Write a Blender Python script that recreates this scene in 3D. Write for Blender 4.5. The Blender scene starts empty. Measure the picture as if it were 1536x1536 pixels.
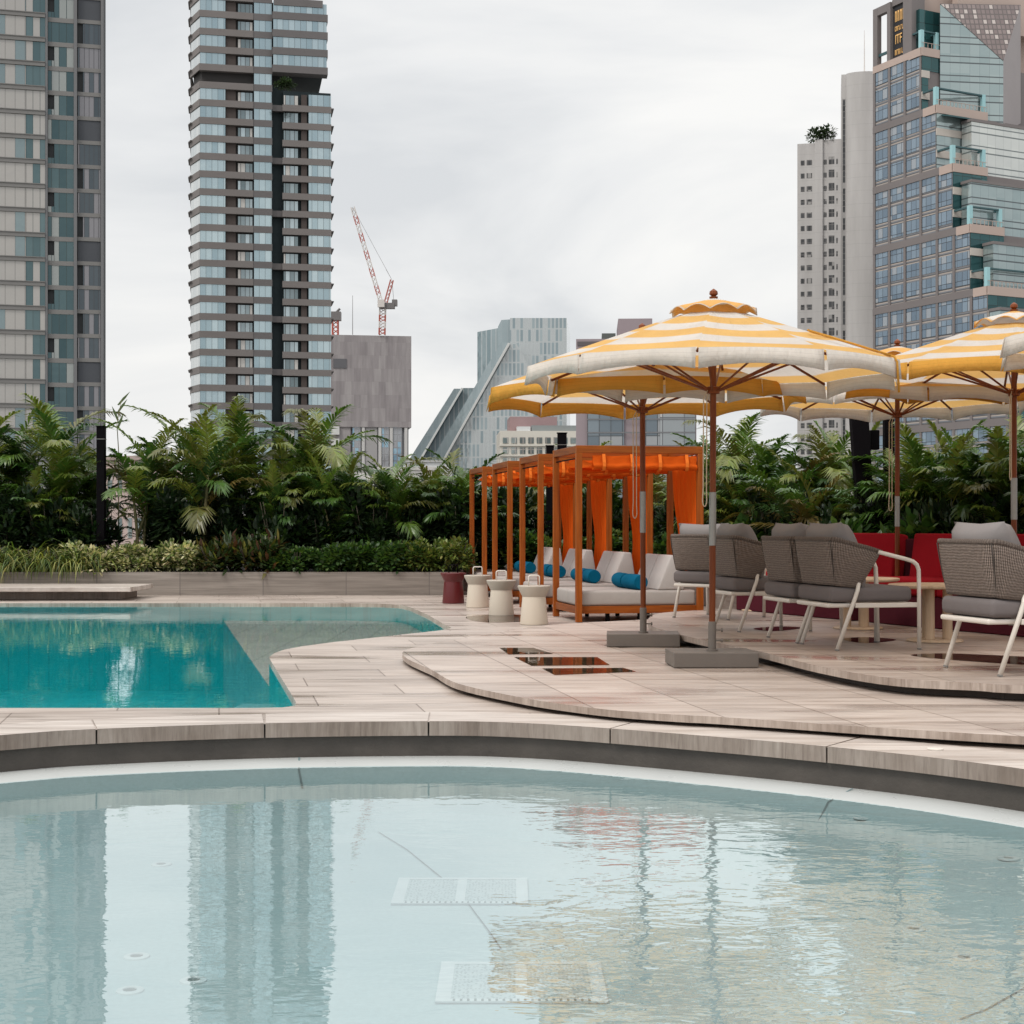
import bpy, bmesh, math, random
from mathutils import Vector, Matrix
from mathutils.geometry import tessellate_polygon
random.seed(7)
R = math.radians
sc = bpy.context.scene
COL = sc.collection
F0, CX, HY, CZ = 2240.0, 768.0, 789.0, 1.15     # focal length in px, centre column, horizon row, camera height

def G(px, py, z=0.0):                            # where the sight line of a photo pixel meets the level z
    Y = F0 * (CZ - z) / (py - HY)
    return Vector(((px - CX) / F0 * Y, Y, z))
def A(px, py, Y):                                # the sight line at depth Y
    return Vector(((px - CX) / F0 * Y, Y, CZ + (HY - py) / F0 * Y))

# ------------------------------------------------------------------ materials
class N:
    def __init__(s, name):
        s.m = bpy.data.materials.new(name); s.m.use_nodes = True
        s.t = s.m.node_tree; s.t.nodes.clear()
        s.out = s.t.nodes.new('ShaderNodeOutputMaterial')
    def n(s, typ, **kw):
        nd = s.t.nodes.new(typ)
        for k, v in kw.items(): setattr(nd, k, v)
        return nd
    def l(s, a, b): s.t.links.new(a, b)
    def val(s, sock, v):
        if isinstance(v, bpy.types.NodeSocket): s.l(v, sock)
        elif v is not None: sock.default_value = v
    def math(s, op, a, b=None, c=None, clamp=False):
        nd = s.n('ShaderNodeMath', operation=op, use_clamp=clamp)
        for i, v in enumerate((a, b, c)): s.val(nd.inputs[i], v)
        return nd.outputs[0]
    def mix(s, f, a, b, typ='MIX'):
        nd = s.n('ShaderNodeMix', data_type='RGBA', blend_type=typ)
        s.val(nd.inputs[0], f)
        for i, v in ((6, a), (7, b)):
            s.val(nd.inputs[i], v if isinstance(v, bpy.types.NodeSocket) else (*v, 1)[:4])
        return nd.outputs[2]
    def coord(s, kind='Object', scale=(1, 1, 1), rot=0, loc=(0, 0, 0)):
        if kind == 'World': o = s.n('ShaderNodeNewGeometry').outputs['Position']
        else: o = s.n('ShaderNodeTexCoord').outputs[kind]
        mp = s.n('ShaderNodeMapping')
        mp.inputs['Scale'].default_value = scale; mp.inputs['Rotation'].default_value = (0, 0, rot); mp.inputs['Location'].default_value = loc
        s.l(o, mp.inputs[0]); return mp.outputs[0]
    def noise(s, co, scale=5, detail=4, rough=.55, dist=0, dim='3D'):
        nd = s.n('ShaderNodeTexNoise'); nd.inputs['Scale'].default_value = scale; nd.inputs['Detail'].default_value = detail
        nd.inputs['Roughness'].default_value = rough; nd.inputs['Distortion'].default_value = dist
        if co is not None: s.l(co, nd.inputs['Vector'])
        return nd.outputs['Fac']
    def ramp(s, f, stops):
        nd = s.n('ShaderNodeValToRGB'); el = nd.color_ramp.elements
        while len(el) < len(stops): el.new(.5)
        for e, (p, c) in zip(el, stops):
            e.position = p; e.color = (*c, 1)[:4] if not isinstance(c, (int, float)) else (c, c, c, 1)
        s.l(f, nd.inputs[0]); return nd.outputs[0]
    def bump(s, h, strength=.3, dist=.02):
        nd = s.n('ShaderNodeBump'); nd.inputs['Strength'].default_value = strength; nd.inputs['Distance'].default_value = dist
        s.l(h, nd.inputs['Height']); return nd.outputs[0]
    def principled(s, col, rough=.6, metal=0, normal=None, spec=.5, coat=0, sheen=0, ior=None):
        p = s.n('ShaderNodeBsdfPrincipled')
        s.val(p.inputs['Base Color'], col if isinstance(col, bpy.types.NodeSocket) else (*col, 1)[:4])
        s.val(p.inputs['Roughness'], rough); s.val(p.inputs['Metallic'], metal)
        p.inputs['Specular IOR Level'].default_value = spec
        if coat: p.inputs['Coat Weight'].default_value = coat; p.inputs['Coat Roughness'].default_value = .08
        if sheen: p.inputs['Sheen Weight'].default_value = sheen
        if ior: p.inputs['IOR'].default_value = ior
        if normal is not None: s.l(normal, p.inputs['Normal'])
        return p
    def done(s, sh):
        s.l(sh.outputs[0] if isinstance(sh, bpy.types.Node) else sh, s.out.inputs['Surface']); return s.m

def plain(name, c, rough=.6, metal=0, var=.12, scale=6, bump=.0, bscale=60, coat=0, sheen=0, spec=.5):
    s = N(name); co = s.coord('Object')
    f = s.noise(co, scale, 5)
    col = s.mix(f, tuple(x * (1 - var) for x in c), tuple(min(1, x * (1 + var)) for x in c))
    nm = s.bump(s.noise(co, bscale, 3), bump, .01) if bump else None
    r = s.math('ADD', s.math('MULTIPLY', s.noise(co, scale * 2.3, 3), .2), rough - .1)
    return s.done(s.principled(col, r, metal, nm, spec, coat, sheen))

TILE_ROT = R(11.1)
def stone(name, base, light, tile=(1.25, .6), wet=.3, joints=True, seed=0, turn=0):
    s = N(name)
    w = s.coord('World', rot=-TILE_ROT + turn, loc=(seed * 3.1, seed * 1.7, 0))
    grain = s.noise(s.coord('World', scale=(1.0, 26, 1), rot=-TILE_ROT + turn), 1.6, 7, .6, .25)
    big = s.noise(s.coord('World', scale=(.5, 2.2, 1), rot=-TILE_ROT + turn), .9, 4)
    col = s.ramp(grain, [(.30, tuple(x * .82 for x in base)), (.47, tuple((a + b) / 2 for a, b in zip(base, light))), (.66, light)])
    br = s.n('ShaderNodeTexBrick'); s.l(w, br.inputs['Vector'])
    br.offset = .5; br.inputs['Scale'].default_value = 1; br.inputs['Brick Width'].default_value = tile[0]; br.inputs['Row Height'].default_value = tile[1]
    br.inputs['Mortar Size'].default_value = .005; br.inputs['Mortar Smooth'].default_value = .2; br.inputs['Bias'].default_value = 0
    br.inputs['Color1'].default_value = (.84, .825, .815, 1); br.inputs['Color2'].default_value = (1.06, 1.05, 1.04, 1); br.inputs['Mortar'].default_value = (.36, .31, .28, 1)
    if joints: col = s.mix(1, col, br.outputs['Color'], 'MULTIPLY')
    stain = s.ramp(s.noise(s.coord('World', scale=(.45, 5, 1), rot=-TILE_ROT + turn), 1.6, 6, .62, .5), [(.32, (.66, .60, .56)), (.56, (1.04, 1.03, 1.02))])
    col = s.mix(.85, col, stain, 'MULTIPLY')
    damp = s.ramp(big, [(.33, 1), (.50, 0)])
    col = s.mix(s.math('MULTIPLY', damp, .22), col, (.36, .29, .25), 'MULTIPLY') if wet else col
    rough = s.math('SUBTRACT', .42, s.math('MULTIPLY', damp, wet))
    h = s.math('ADD', s.math('MULTIPLY', grain, .3), s.math('MULTIPLY', br.outputs['Fac'], -1.0 if joints else 0))
    return s.done(s.principled(col, rough, 0, s.bump(h, .25, .004), .5))

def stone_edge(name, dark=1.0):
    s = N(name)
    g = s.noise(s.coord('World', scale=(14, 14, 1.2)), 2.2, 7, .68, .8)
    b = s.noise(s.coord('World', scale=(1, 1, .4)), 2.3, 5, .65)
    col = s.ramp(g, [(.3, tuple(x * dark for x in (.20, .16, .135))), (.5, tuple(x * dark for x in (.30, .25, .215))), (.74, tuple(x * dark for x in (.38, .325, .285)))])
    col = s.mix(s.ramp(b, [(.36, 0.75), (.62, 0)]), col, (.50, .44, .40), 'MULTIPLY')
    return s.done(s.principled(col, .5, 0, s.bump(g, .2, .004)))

def water(name, tint, ripple=.05, scale=(1, 1, 1), ior=1.45, calm=None):
    s = N(name)
    n1 = s.noise(s.coord('World', scale=scale), 3.2, 3, .55, .5)
    n2 = s.noise(s.coord('World', scale=scale), 11, 2, .5, .2)
    h = s.math('ADD', n1, s.math('MULTIPLY', n2, .25))
    if calm:      # calmer towards the left
        sx_ = s.n('ShaderNodeSeparateXYZ'); s.l(s.n('ShaderNodeNewGeometry').outputs['Position'], sx_.inputs[0])
        mr_ = s.n('ShaderNodeMapRange'); mr_.inputs[1].default_value = -.6; mr_.inputs[2].default_value = .6; mr_.inputs[3].default_value = calm; mr_.inputs[4].default_value = 1
        s.l(sx_.outputs[0], mr_.inputs[0]); h = s.math('MULTIPLY', h, mr_.outputs[0])
    nm = s.bump(h, 1, ripple)
    dt = s.n('ShaderNodeVectorMath', operation='DOT_PRODUCT'); s.l(s.n('ShaderNodeNewGeometry').outputs['Incoming'], dt.inputs[0]); s.l(nm, dt.inputs[1])
    f0 = ((ior - 1) / (ior + 1)) ** 2
    sch = s.math('POWER', s.math('SUBTRACT', 1, s.math('ABSOLUTE', dt.outputs['Value']), None, True), 5)
    refl = s.math('ADD', s.math('MULTIPLY', sch, 1 - f0), f0)
    tr = s.n('ShaderNodeBsdfTransparent'); tr.inputs[0].default_value = (*tint, 1)
    gl = s.n('ShaderNodeBsdfGlossy'); gl.inputs['Roughness'].default_value = .012; gl.inputs['Color'].default_value = (1, 1, 1, 1); s.l(nm, gl.inputs['Normal'])
    mx = s.n('ShaderNodeMixShader'); s.l(refl, mx.inputs[0]); s.l(tr.outputs[0], mx.inputs[1]); s.l(gl.outputs[0], mx.inputs[2])
    return s.done(mx)

def facade_glass(name, a, b, pane=(1.2, 3.2), metal=.55, rough=.08, line=(.06, .07, .07), curtain=None, cfrac=.5, lw=.05, rows=True, off=0.0):
    """window glass: panes set out in metres by the mesh's uv, each pane a little different, some in a second colour for drawn curtains and painted-in reflections"""
    s = N(name)
    uv = s.coord('UV', loc=(0, off, 0))
    br = s.n('ShaderNodeTexBrick'); s.l(uv, br.inputs['Vector']); br.offset = 0
    br.inputs['Scale'].default_value = 1; br.inputs['Brick Width'].default_value = pane[0]; br.inputs['Row Height'].default_value = pane[1] if rows else 1000
    br.inputs['Mortar Size'].default_value = lw; br.inputs['Mortar Smooth'].default_value = 0.1
    br.inputs['Color1'].default_value = (0, 0, 0, 1); br.inputs['Color2'].default_value = (1, 1, 1, 1); br.inputs['Mortar'].default_value = (.5, .5, .5, 1)
    rnd = s.n('ShaderNodeSeparateColor'); s.l(br.outputs['Color'], rnd.inputs[0]); rnd = rnd.outputs[0]
    col = s.mix(rnd, a, b)
    met = metal
    if curtain:  # second pane colour
        c = s.math('LESS_THAN', rnd, cfrac)
        col = s.mix(c, col, curtain)
        met = s.math('SUBTRACT', metal, s.math('MULTIPLY', c, metal * .7))
    col = s.mix(br.outputs['Fac'], col, line)
    wob = s.noise(s.coord('Object', scale=(.35, .35, .25)), 1.2, 2)
    nm = s.bump(wob, .16, .25)
    return s.done(s.principled(col, rough, met, nm, .8))

def striped(name, yellow_first):
    s = N(name)
    sep = s.n('ShaderNodeSeparateXYZ'); s.l(s.n('ShaderNodeTexCoord').outputs['UV'], sep.inputs[0])
    ob = s.coord('Object')
    v = s.math('ADD', sep.outputs[1], s.math('MULTIPLY', s.noise(ob, 1.3, 2), .06))
    ph = s.math('FRACT', s.math('ADD', s.math('DIVIDE', v, .40), 0.0 if yellow_first else .5))
    st = s.math('MULTIPLY', s.math('SUBTRACT', ph, .47), 16, None, True)
    st = s.math('MULTIPLY', st, s.math('MULTIPLY', s.math('SUBTRACT', 1, ph), 18, None, True))
    wv = s.noise(s.coord('UV', scale=(6, 60, 1)), 4, 4)
    yel = s.mix(wv, (.78, .45, .13), (.86, .56, .22)); wh = s.mix(wv, (.70, .655, .60), (.82, .785, .74))
    col = s.mix(st, yel, wh)
    dirt = s.ramp(s.noise(ob, 2.1, 5, .6), [(.35, (.86, .83, .8)), (.6, (1, 1, 1))])
    col = s.mix(.7, col, dirt, 'MULTIPLY')
    nm = s.bump(s.math('ADD', s.noise(s.coord('UV', scale=(3.5, 2.2, 1)), 2.2, 4, .6, 1.2), s.math('MULTIPLY', s.noise(s.coord('UV', scale=(2, 40, 1)), 3, 2), .15)), .6, .035)
    p = s.principled(col, .85, 0, nm, .2)
    tr = s.n('ShaderNodeBsdfTranslucent'); s.l(col, tr.inputs[0])
    mx = s.n('ShaderNodeMixShader'); mx.inputs[0].default_value = .42; s.l(p.outputs[0], mx.inputs[1]); s.l(tr.outputs[0], mx.inputs[2])
    return s.done(mx)

def cloth(name, c, transl=.0, var=.15, weave=250, bump=.3, fold=False):
    s = N(name); ob = s.coord('Object')
    f = s.noise(ob, 4, 5); w = s.noise(ob, weave, 2)
    col = s.mix(f, tuple(x * (1 - var) for x in c), tuple(min(1, x * (1 + var)) for x in c))
    col = s.mix(s.math('MULTIPLY', w, .35), col, tuple(x * .6 for x in c))
    hh = s.math('ADD', w, s.math('MULTIPLY', s.noise(ob, 7, 3), 3))
    if fold:      # hanging creases and a stitched hem
        hh = s.math('ADD', hh, s.math('MULTIPLY', s.noise(s.coord('UV', scale=(16, 5, 1)), 1.5, 3, .6, .8), 7))
        sv = s.n('ShaderNodeSeparateXYZ'); s.l(s.n('ShaderNodeTexCoord').outputs['UV'], sv.inputs[0])
        pin = s.math('LESS_THAN', s.math('FRACT', s.math('DIVIDE', sv.outputs[1], .032)), .12)
        col = s.mix(s.math('MULTIPLY', pin, .35), col, tuple(x * .62 for x in c))
    nm = s.bump(hh, bump, .004)
    p = s.principled(col, .95, 0, nm, .06)
    if not transl: return s.done(p)
    tr = s.n('ShaderNodeBsdfTranslucent'); s.l(col, tr.inputs[0])
    mx = s.n('ShaderNodeMixShader'); mx.inputs[0].default_value = transl; s.l(p.outputs[0], mx.inputs[1]); s.l(tr.outputs[0], mx.inputs[2])
    return s.done(mx)

def wicker(name):
    s = N(name); uv = s.coord('UV')
    wv = s.n('ShaderNodeTexWave'); wv.wave_type = 'BANDS'; wv.bands_direction = 'X'; s.l(uv, wv.inputs['Vector'])
    wv.inputs['Scale'].default_value = 24; wv.inputs['Distortion'].default_value = 1.2; wv.inputs['Detail'].default_value = 2; wv.inputs['Detail Scale'].default_value = 6
    w2 = s.n('ShaderNodeTexWave'); w2.wave_type = 'BANDS'; w2.bands_direction = 'Y'; s.l(uv, w2.inputs['Vector'])
    w2.inputs['Scale'].default_value = 16; w2.inputs['Distortion'].default_value = 3; w2.inputs['Detail'].default_value = 1
    h = s.math('ADD', wv.outputs['Fac'], s.math('MULTIPLY', w2.outputs['Fac'], .35))
    col = s.ramp(s.math('DIVIDE', h, 1.35), [(.1, (.045, .035, .03)), (.5, (.195, .155, .132)), (.9, (.35, .29, .255))])
    col = s.mix(.5, col, s.ramp(s.noise(uv, 30, 3), [(.3, (.6, .58, .56)), (.7, (1.1, 1.05, 1))]), 'MULTIPLY')
    return s.done(s.principled(col, .8, 0, s.bump(h, .9, .006), .3))

def wood(name, a, b, rough=.45, along=2):
    s = N(name); sc3 = [14, 14, 14]; sc3[along] = .8
    g = s.noise(s.coord('Object', scale=tuple(sc3)), 2, 6, .6, .5)
    col = s.mix(s.ramp(g, [(.3, 0), (.7, 1)]), a, b)
    col = s.mix(.5, col, s.ramp(s.noise(s.coord('Object'), 1.4, 4), [(.35, (.7, .66, .62)), (.65, (1.05, 1.05, 1.05))]), 'MULTIPLY')
    return s.done(s.principled(col, rough, 0, s.bump(g, .15, .004), .2))

def leafy(name, sat=1.0, transl=.24, rough=.33):
    s = N(name)
    a = s.n('ShaderNodeAttribute'); a.attribute_name = 'tint'
    col = s.mix(.35, a.outputs['Color'], s.ramp(s.noise(s.coord('Object'), 9, 3), [(.3, (.65, .65, .6)), (.7, (1.25, 1.2, 1.1))]), 'MULTIPLY')
    p = s.principled(col, rough, 0, None, .5)
    tr = s.n('ShaderNodeBsdfTranslucent'); s.l(s.mix(1, col, (1.3, 1.35, .8), 'MULTIPLY'), tr.inputs[0])
    mx = s.n('ShaderNodeMixShader'); mx.inputs[0].default_value = transl; s.l(p.outputs[0], mx.inputs[1]); s.l(tr.outputs[0], mx.inputs[2])
    return s.done(mx)

M = {}
M['deck'] = stone('deck_stone', (.355, .302, .268), (.555, .492, .445))
M['mid'] = stone('terrace_stone', (.37, .312, .278), (.56, .492, .445), (2.6, .62), seed=2, turn=R(90))
M['up'] = stone('seating_stone', (.35, .288, .252), (.52, .45, .402), (2.2, .62), seed=5, turn=R(90))
M['coping'] = stone('coping_stone', (.40, .345, .31), (.60, .545, .50), joints=False, wet=.15)
M['edge'] = stone_edge('stone_edge')
M['edge2'] = stone_edge('stone_edge_pale', 1.35)
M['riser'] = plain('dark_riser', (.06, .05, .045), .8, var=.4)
M['planterwall'] = None
def planter_mat():
    s = N('planter_stone')
    g = s.noise(s.coord('World', scale=(.5, 1, 14)), 2.2, 6, .6, .3)
    br = s.n('ShaderNodeTexBrick'); s.l(s.coord('Object'), br.inputs['Vector'])
    sep = s.n('ShaderNodeSeparateXYZ'); s.l(s.n('ShaderNodeNewGeometry').outputs['Position'], sep.inputs[0])
    blk = s.math('FLOOR', s.math('DIVIDE', sep.outputs[0], 1.38))
    wn = s.n('ShaderNodeTexWhiteNoise', noise_dimensions='1D'); s.l(blk, wn.inputs['W'])
    col = s.ramp(g, [(.3, (.19, .165, .145)), (.7, (.33, .295, .265))])
    col = s.mix(1, col, s.ramp(wn.outputs[0], [(0, (.78, .76, .74)), (1, (1.15, 1.14, 1.12))]), 'MULTIPLY')
    fr = s.math('FRACT', s.math('DIVIDE', sep.outputs[0], 1.38))
    col = s.mix(s.math('LESS_THAN', fr, .009), col, (.12, .105, .095))
    return s.done(s.principled(col, .55, 0, s.bump(g, .15, .005)))
M['planterwall'] = planter_mat()
M['wadewall'] = plain('wet_concrete', (.058, .05, .043), .6, var=.6, scale=4.5, bump=.4, bscale=30)
M['rim'] = plain('pool_rim_plaster', (.47, .485, .475), .3, var=.08, scale=2)
M['wadefloor'] = None
def wade_mat(name, a, b):
    s = N(name)
    f = s.noise(s.coord('World'), 1.1, 5, .6); g = s.noise(s.coord('World'), 45, 3)
    col = s.mix(s.ramp(f, [(.35, 0), (.65, 1)]), a, b)
    col = s.mix(.35, col, s.ramp(g, [(.35, (.82, .84, .84)), (.65, (1.06, 1.06, 1.06))]), 'MULTIPLY')
    return s.done(s.principled(col, .6))
M['wadefloor'] = wade_mat('wading_floor_plaster', (.36, .50, .515), (.42, .545, .555))
M['wadestep'] = wade_mat('wading_ledge_plaster', (.33, .47, .485), (.385, .515, .525))
def tile_mat(name, a, b, size, grout):
    s = N(name)
    br = s.n('ShaderNodeTexBrick'); s.l(s.coord('World'), br.inputs['Vector']); br.offset = 0
    br.inputs['Scale'].default_value = 1; br.inputs['Brick Width'].default_value = size; br.inputs['Row Height'].default_value = size
    br.inputs['Mortar Size'].default_value = size * .03; br.inputs['Color1'].default_value = (*a, 1); br.inputs['Color2'].default_value = (*b, 1); br.inputs['Mortar'].default_value = (*grout, 1)
    return s.done(s.principled(br.outputs['Color'], .35))
M['teal'] = tile_mat('teal_pool_tile', (.0, .34, .37), (.005, .40, .43), .3, (.01, .29, .32))
M['tealwall'] = tile_mat('teal_pool_wall_tile', (.0, .50, .53), (.008, .56, .59), .3, (.01, .42, .45))  # floor tile in a lighter colour, painted up to offset the walls' weaker light
M['teal2'] = tile_mat('pale_teal_pool_tile', (.12, .46, .49), (.15, .52, .55), .3, (.1, .4, .42))
M['shelf'] = tile_mat('beige_pool_tile', (.56, .52, .465), (.64, .60, .535), .45, (.45, .42, .38))
M['poolwater'] = water('main_pool_water', (.88, .97, .98), .0013, (1, 1, 1), 1.3)
M['wadewater'] = water('wading_pool_water', (.94, .99, .99), .0046, (1.0, 1.6, 1), 3.4, .22)
def puddle_mat():
    s = N('puddle_water')
    nm = s.bump(s.noise(s.coord('World'), 6, 2), 1, .0006)
    fr = s.n('ShaderNodeFresnel'); fr.inputs['IOR'].default_value = 1.5; s.l(nm, fr.inputs['Normal'])
    tr = s.n('ShaderNodeBsdfTransparent'); tr.inputs[0].default_value = (.55, .48, .43, 1)
    gl = s.n('ShaderNodeBsdfGlossy'); gl.inputs['Roughness'].default_value = .02; s.l(nm, gl.inputs['Normal'])
    mx = s.n('ShaderNodeMixShader'); s.l(fr.outputs[0], mx.inputs[0]); s.l(tr.outputs[0], mx.inputs[1]); s.l(gl.outputs[0], mx.inputs[2])
    return s.done(mx)
M['puddle'] = puddle_mat()
M['soil'] = plain('dark_soil', (.03, .022, .016), .95, var=.4, bump=.5)
M['stripeA'] = striped('striped_canvas_white_edge', True)
M['stripeB'] = striped('striped_canvas_yellow_edge', False)
M['canvaswhite'] = cloth('off_white_canvas', (.84, .79, .73), .42, .1, 250, .6, True)
M['canvasyellow'] = cloth('yellow_canvas', (.80, .44, .09), .4, .1, 250, .6, True)
M['pole'] = wood('dark_red_wood', (.105, .026, .008), (.23, .062, .017), .4)
M['steel'] = plain('brushed_steel', (.26, .245, .225), .4, .85, var=.08)
M['basebox'] = plain('grey_brown_base_paint', (.135, .115, .10), .5, var=.15, bump=.1)
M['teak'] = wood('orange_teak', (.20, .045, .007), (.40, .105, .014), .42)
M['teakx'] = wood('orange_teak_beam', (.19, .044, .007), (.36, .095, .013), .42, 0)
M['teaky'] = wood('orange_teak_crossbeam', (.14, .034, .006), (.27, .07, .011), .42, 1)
M['orange'] = cloth('orange_canvas', (.76, .125, .012), .3, .14)
M['orangestrap'] = cloth('orange_strap_webbing', (.86, .20, .03), .1, .1)
M['mattress'] = cloth('light_grey_tweed', (.40, .365, .34), 0, .1, 120)
M['wedge'] = cloth('pale_grey_tweed', (.47, .44, .42), 0, .08, 120)
M['blue'] = cloth('blue_canvas', (.003, .105, .19), 0, .15)
M['red'] = cloth('red_canvas', (.25, .008, .014), 0, .15, 200)
M['maroon'] = cloth('maroon_base_fabric', (.075, .014, .022), 0, .2, 200)
M['cushion'] = cloth('grey_cushion_fabric', (.17, .15, .148), 0, .1, 220)
M['backcushion'] = cloth('grey_pillow_fabric', (.235, .215, .21), 0, .12, 220)
M['wicker'] = wicker('brown_rope_wicker')
M['wickerdark'] = plain('dark_rope', (.05, .04, .034), .9)
M['cream'] = plain('cream_metal_paint', (.62, .58, .52), .4, var=.06)
M['whitemetal'] = plain('off_white_chair_paint', (.66, .61, .55), .38, var=.06)
M['tablewood'] = wood('pale_oak', (.50, .37, .25), (.66, .51, .37), .5)
M['stoolcream'] = plain('cream_stool_lacquer', (.60, .53, .44), .5, var=.05, scale=3)
M['stooltop'] = plain('grey_cream_stool_top', (.42, .37, .31), .5, var=.06, scale=3)
M['stoolred'] = plain('dark_red_stool_lacquer', (.10, .007, .009), .35, var=.1, scale=3)
M['black'] = plain('black_metal_paint', (.005, .004, .005), .8, var=.2, spec=.05)
M['rubber'] = plain('grey_rubber', (.2, .19, .18), .7)
M['rope'] = plain('beige_rope', (.52, .42, .31), .9, var=.2, scale=40)
M['leaf'] = leafy('palm_leaf'); M['shrubleaf'] = leafy('shrub_leaf', transl=.25, rough=.5)
M['trunk'] = plain('palm_stem', (.16, .14, .06), .7, var=.4, scale=12)
M['bark'] = plain('shrub_stem', (.05, .04, .025), .9, var=.3)
M['brass'] = plain('gold_lettering', (.85, .50, .18), .5, .1)

# ------------------------------------------------------------------ mesh building
class MB:
    def __init__(s): s.v = []; s.f = []; s.uv = []; s.mi = []; s.tint = None
    def face(s, pts, uvs=None, mi=0):
        b = len(s.v); s.v += [tuple(p) for p in pts]; s.f.append(tuple(range(b, b + len(pts))))
        s.uv.append(uvs or [(p[0], p[1]) for p in pts]); s.mi.append(mi)
    def box(s, x0, x1, y0, y1, z0, z1, mi=0, skip=''):
        P = lambda a, b, c: (a, b, c)
        if 'f' not in skip: s.face([P(x0, y0, z0), P(x1, y0, z0), P(x1, y0, z1), P(x0, y0, z1)], [(x0, z0), (x1, z0), (x1, z1), (x0, z1)], mi)
        if 'b' not in skip: s.face([P(x1, y1, z0), P(x0, y1, z0), P(x0, y1, z1), P(x1, y1, z1)], [(x1, z0), (x0, z0), (x0, z1), (x1, z1)], mi)
        s.face([P(x0, y1, z0), P(x0, y0, z0), P(x0, y0, z1), P(x0, y1, z1)], [(y1, z0), (y0, z0), (y0, z1), (y1, z1)], mi)
        s.face([P(x1, y0, z0), P(x1, y1, z0), P(x1, y1, z1), P(x1, y0, z1)], [(y0, z0), (y1, z0), (y1, z1), (y0, z1)], mi)
        s.face([P(x0, y0, z1), P(x1, y0, z1), P(x1, y1, z1), P(x0, y1, z1)], [(x0, y0), (x1, y0), (x1, y1), (x0, y1)], mi)
        s.face([P(x0, y1, z0), P(x1, y1, z0), P(x1, y0, z0), P(x0, y0, z0)], [(x0, y1), (x1, y1), (x1, y0), (x0, y0)], mi)
        return s
    def tube(s, pts, r, n=8, mi=0, cap=True):
        pts = [Vector(p) for p in pts]; rs = r if isinstance(r, (list, tuple)) else [r] * len(pts)
        b = len(s.v); up = None; ln = 0
        for i, p in enumerate(pts):
            t = (pts[min(i + 1, len(pts) - 1)] - pts[max(i - 1, 0)]).normalized()
            if up is None: up = t.orthogonal().normalized()
            up = (up - t * up.dot(t)).normalized(); q = t.cross(up)
            for k in range(n):
                a = 2 * math.pi * k / n; s.v.append(tuple(p + (up * math.cos(a) + q * math.sin(a)) * rs[i]))
        for i in range(len(pts) - 1):
            d = (pts[i + 1] - pts[i]).length
            for k in range(n):
                k2 = (k + 1) % n
                s.f.append((b + i * n + k, b + i * n + k2, b + (i + 1) * n + k2, b + (i + 1) * n + k)); s.mi.append(mi)
                s.uv.append([(k / n * .3, ln), ((k + 1) / n * .3, ln), ((k + 1) / n * .3, ln + d), (k / n * .3, ln + d)])
            ln += d
        if cap:
            s.f.append(tuple(b + k for k in reversed(range(n)))); s.uv.append([(0, 0)] * n); s.mi.append(mi)
            e = b + (len(pts) - 1) * n; s.f.append(tuple(e + k for k in range(n))); s.uv.append([(0, 0)] * n); s.mi.append(mi)
        return s
    def lathe(s, prof, n=28, c=(0, 0, 0), mi=0, ph=0, cap=True):
        b = len(s.v)
        for r, z in prof:
            for k in range(n):
                a = 2 * math.pi * k / n + ph; s.v.append((c[0] + r * math.cos(a), c[1] + r * math.sin(a), c[2] + z))
        for i in range(len(prof) - 1):
            for k in range(n):
                k2 = (k + 1) % n
                s.f.append((b + i * n + k, b + i * n + k2, b + (i + 1) * n + k2, b + (i + 1) * n + k)); s.mi.append(mi); s.uv.append([(k / n, prof[i][1]), ((k + 1) / n, prof[i][1]), ((k + 1) / n, prof[i + 1][1]), (k / n, prof[i + 1][1])])
        if cap:
            s.f.append(tuple(b + k for k in reversed(range(n)))); s.uv.append([(0, 0)] * n); s.mi.append(mi)
            e = b + (len(prof) - 1) * n; s.f.append(tuple(e + k for k in range(n))); s.uv.append([(0, 0)] * n); s.mi.append(mi)
        return s
    def prism(s, poly, z0, z1, mt=0, ms=None, holes=(), bottom=True, sides=True):
        ms = mt if ms is None else ms
        loops = [[Vector((p[0], p[1], 0)) for p in poly]] + [[Vector((p[0], p[1], 0)) for p in h] for h in holes]
        flat = [p for l in loops for p in l]
        for t in tessellate_polygon(loops):
            q = [flat[i] for i in t]
            if (q[1] - q[0]).cross(q[2] - q[0]).z < 0: q.reverse()
            s.face([(p.x, p.y, z1) for p in q], None, mt)
            if bottom: s.face([(p.x, p.y, z0) for p in reversed(q)], None, ms)
        if sides:
            for l in loops:
                ln = 0
                for i in range(len(l)):
                    a, b2 = l[i], l[(i + 1) % len(l)]; d = (b2 - a).length
                    s.face([(a.x, a.y, z0), (b2.x, b2.y, z0), (b2.x, b2.y, z1), (a.x, a.y, z1)], [(ln, z0), (ln + d, z0), (ln + d, z1), (ln, z1)], ms); ln += d
        return s
    def xzprism(s, poly, y0, y1, mi=0, ms=None):      # a polygon in x-z, given real depth along y
        ms = mi if ms is None else ms
        lp = [[Vector((p[0], p[1], 0)) for p in poly]]
        for t in tessellate_polygon(lp):
            q = [lp[0][i] for i in t]
            if (q[1] - q[0]).cross(q[2] - q[0]).z < 0: q.reverse()
            s.face([(p.x, y0, p.y) for p in q], [(p.x, p.y) for p in q], mi)
            s.face([(p.x, y1, p.y) for p in reversed(q)], [(p.x, p.y) for p in reversed(q)], mi)
        for i in range(len(poly)):
            a, b = poly[i], poly[(i + 1) % len(poly)]
            d = math.hypot(b[0] - a[0], b[1] - a[1])
            s.face([(a[0], y0, a[1]), (a[0], y1, a[1]), (b[0], y1, b[1]), (b[0], y0, b[1])], [(y0, 0), (y1, 0), (y1, d), (y0, d)], ms)
        return s
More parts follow.
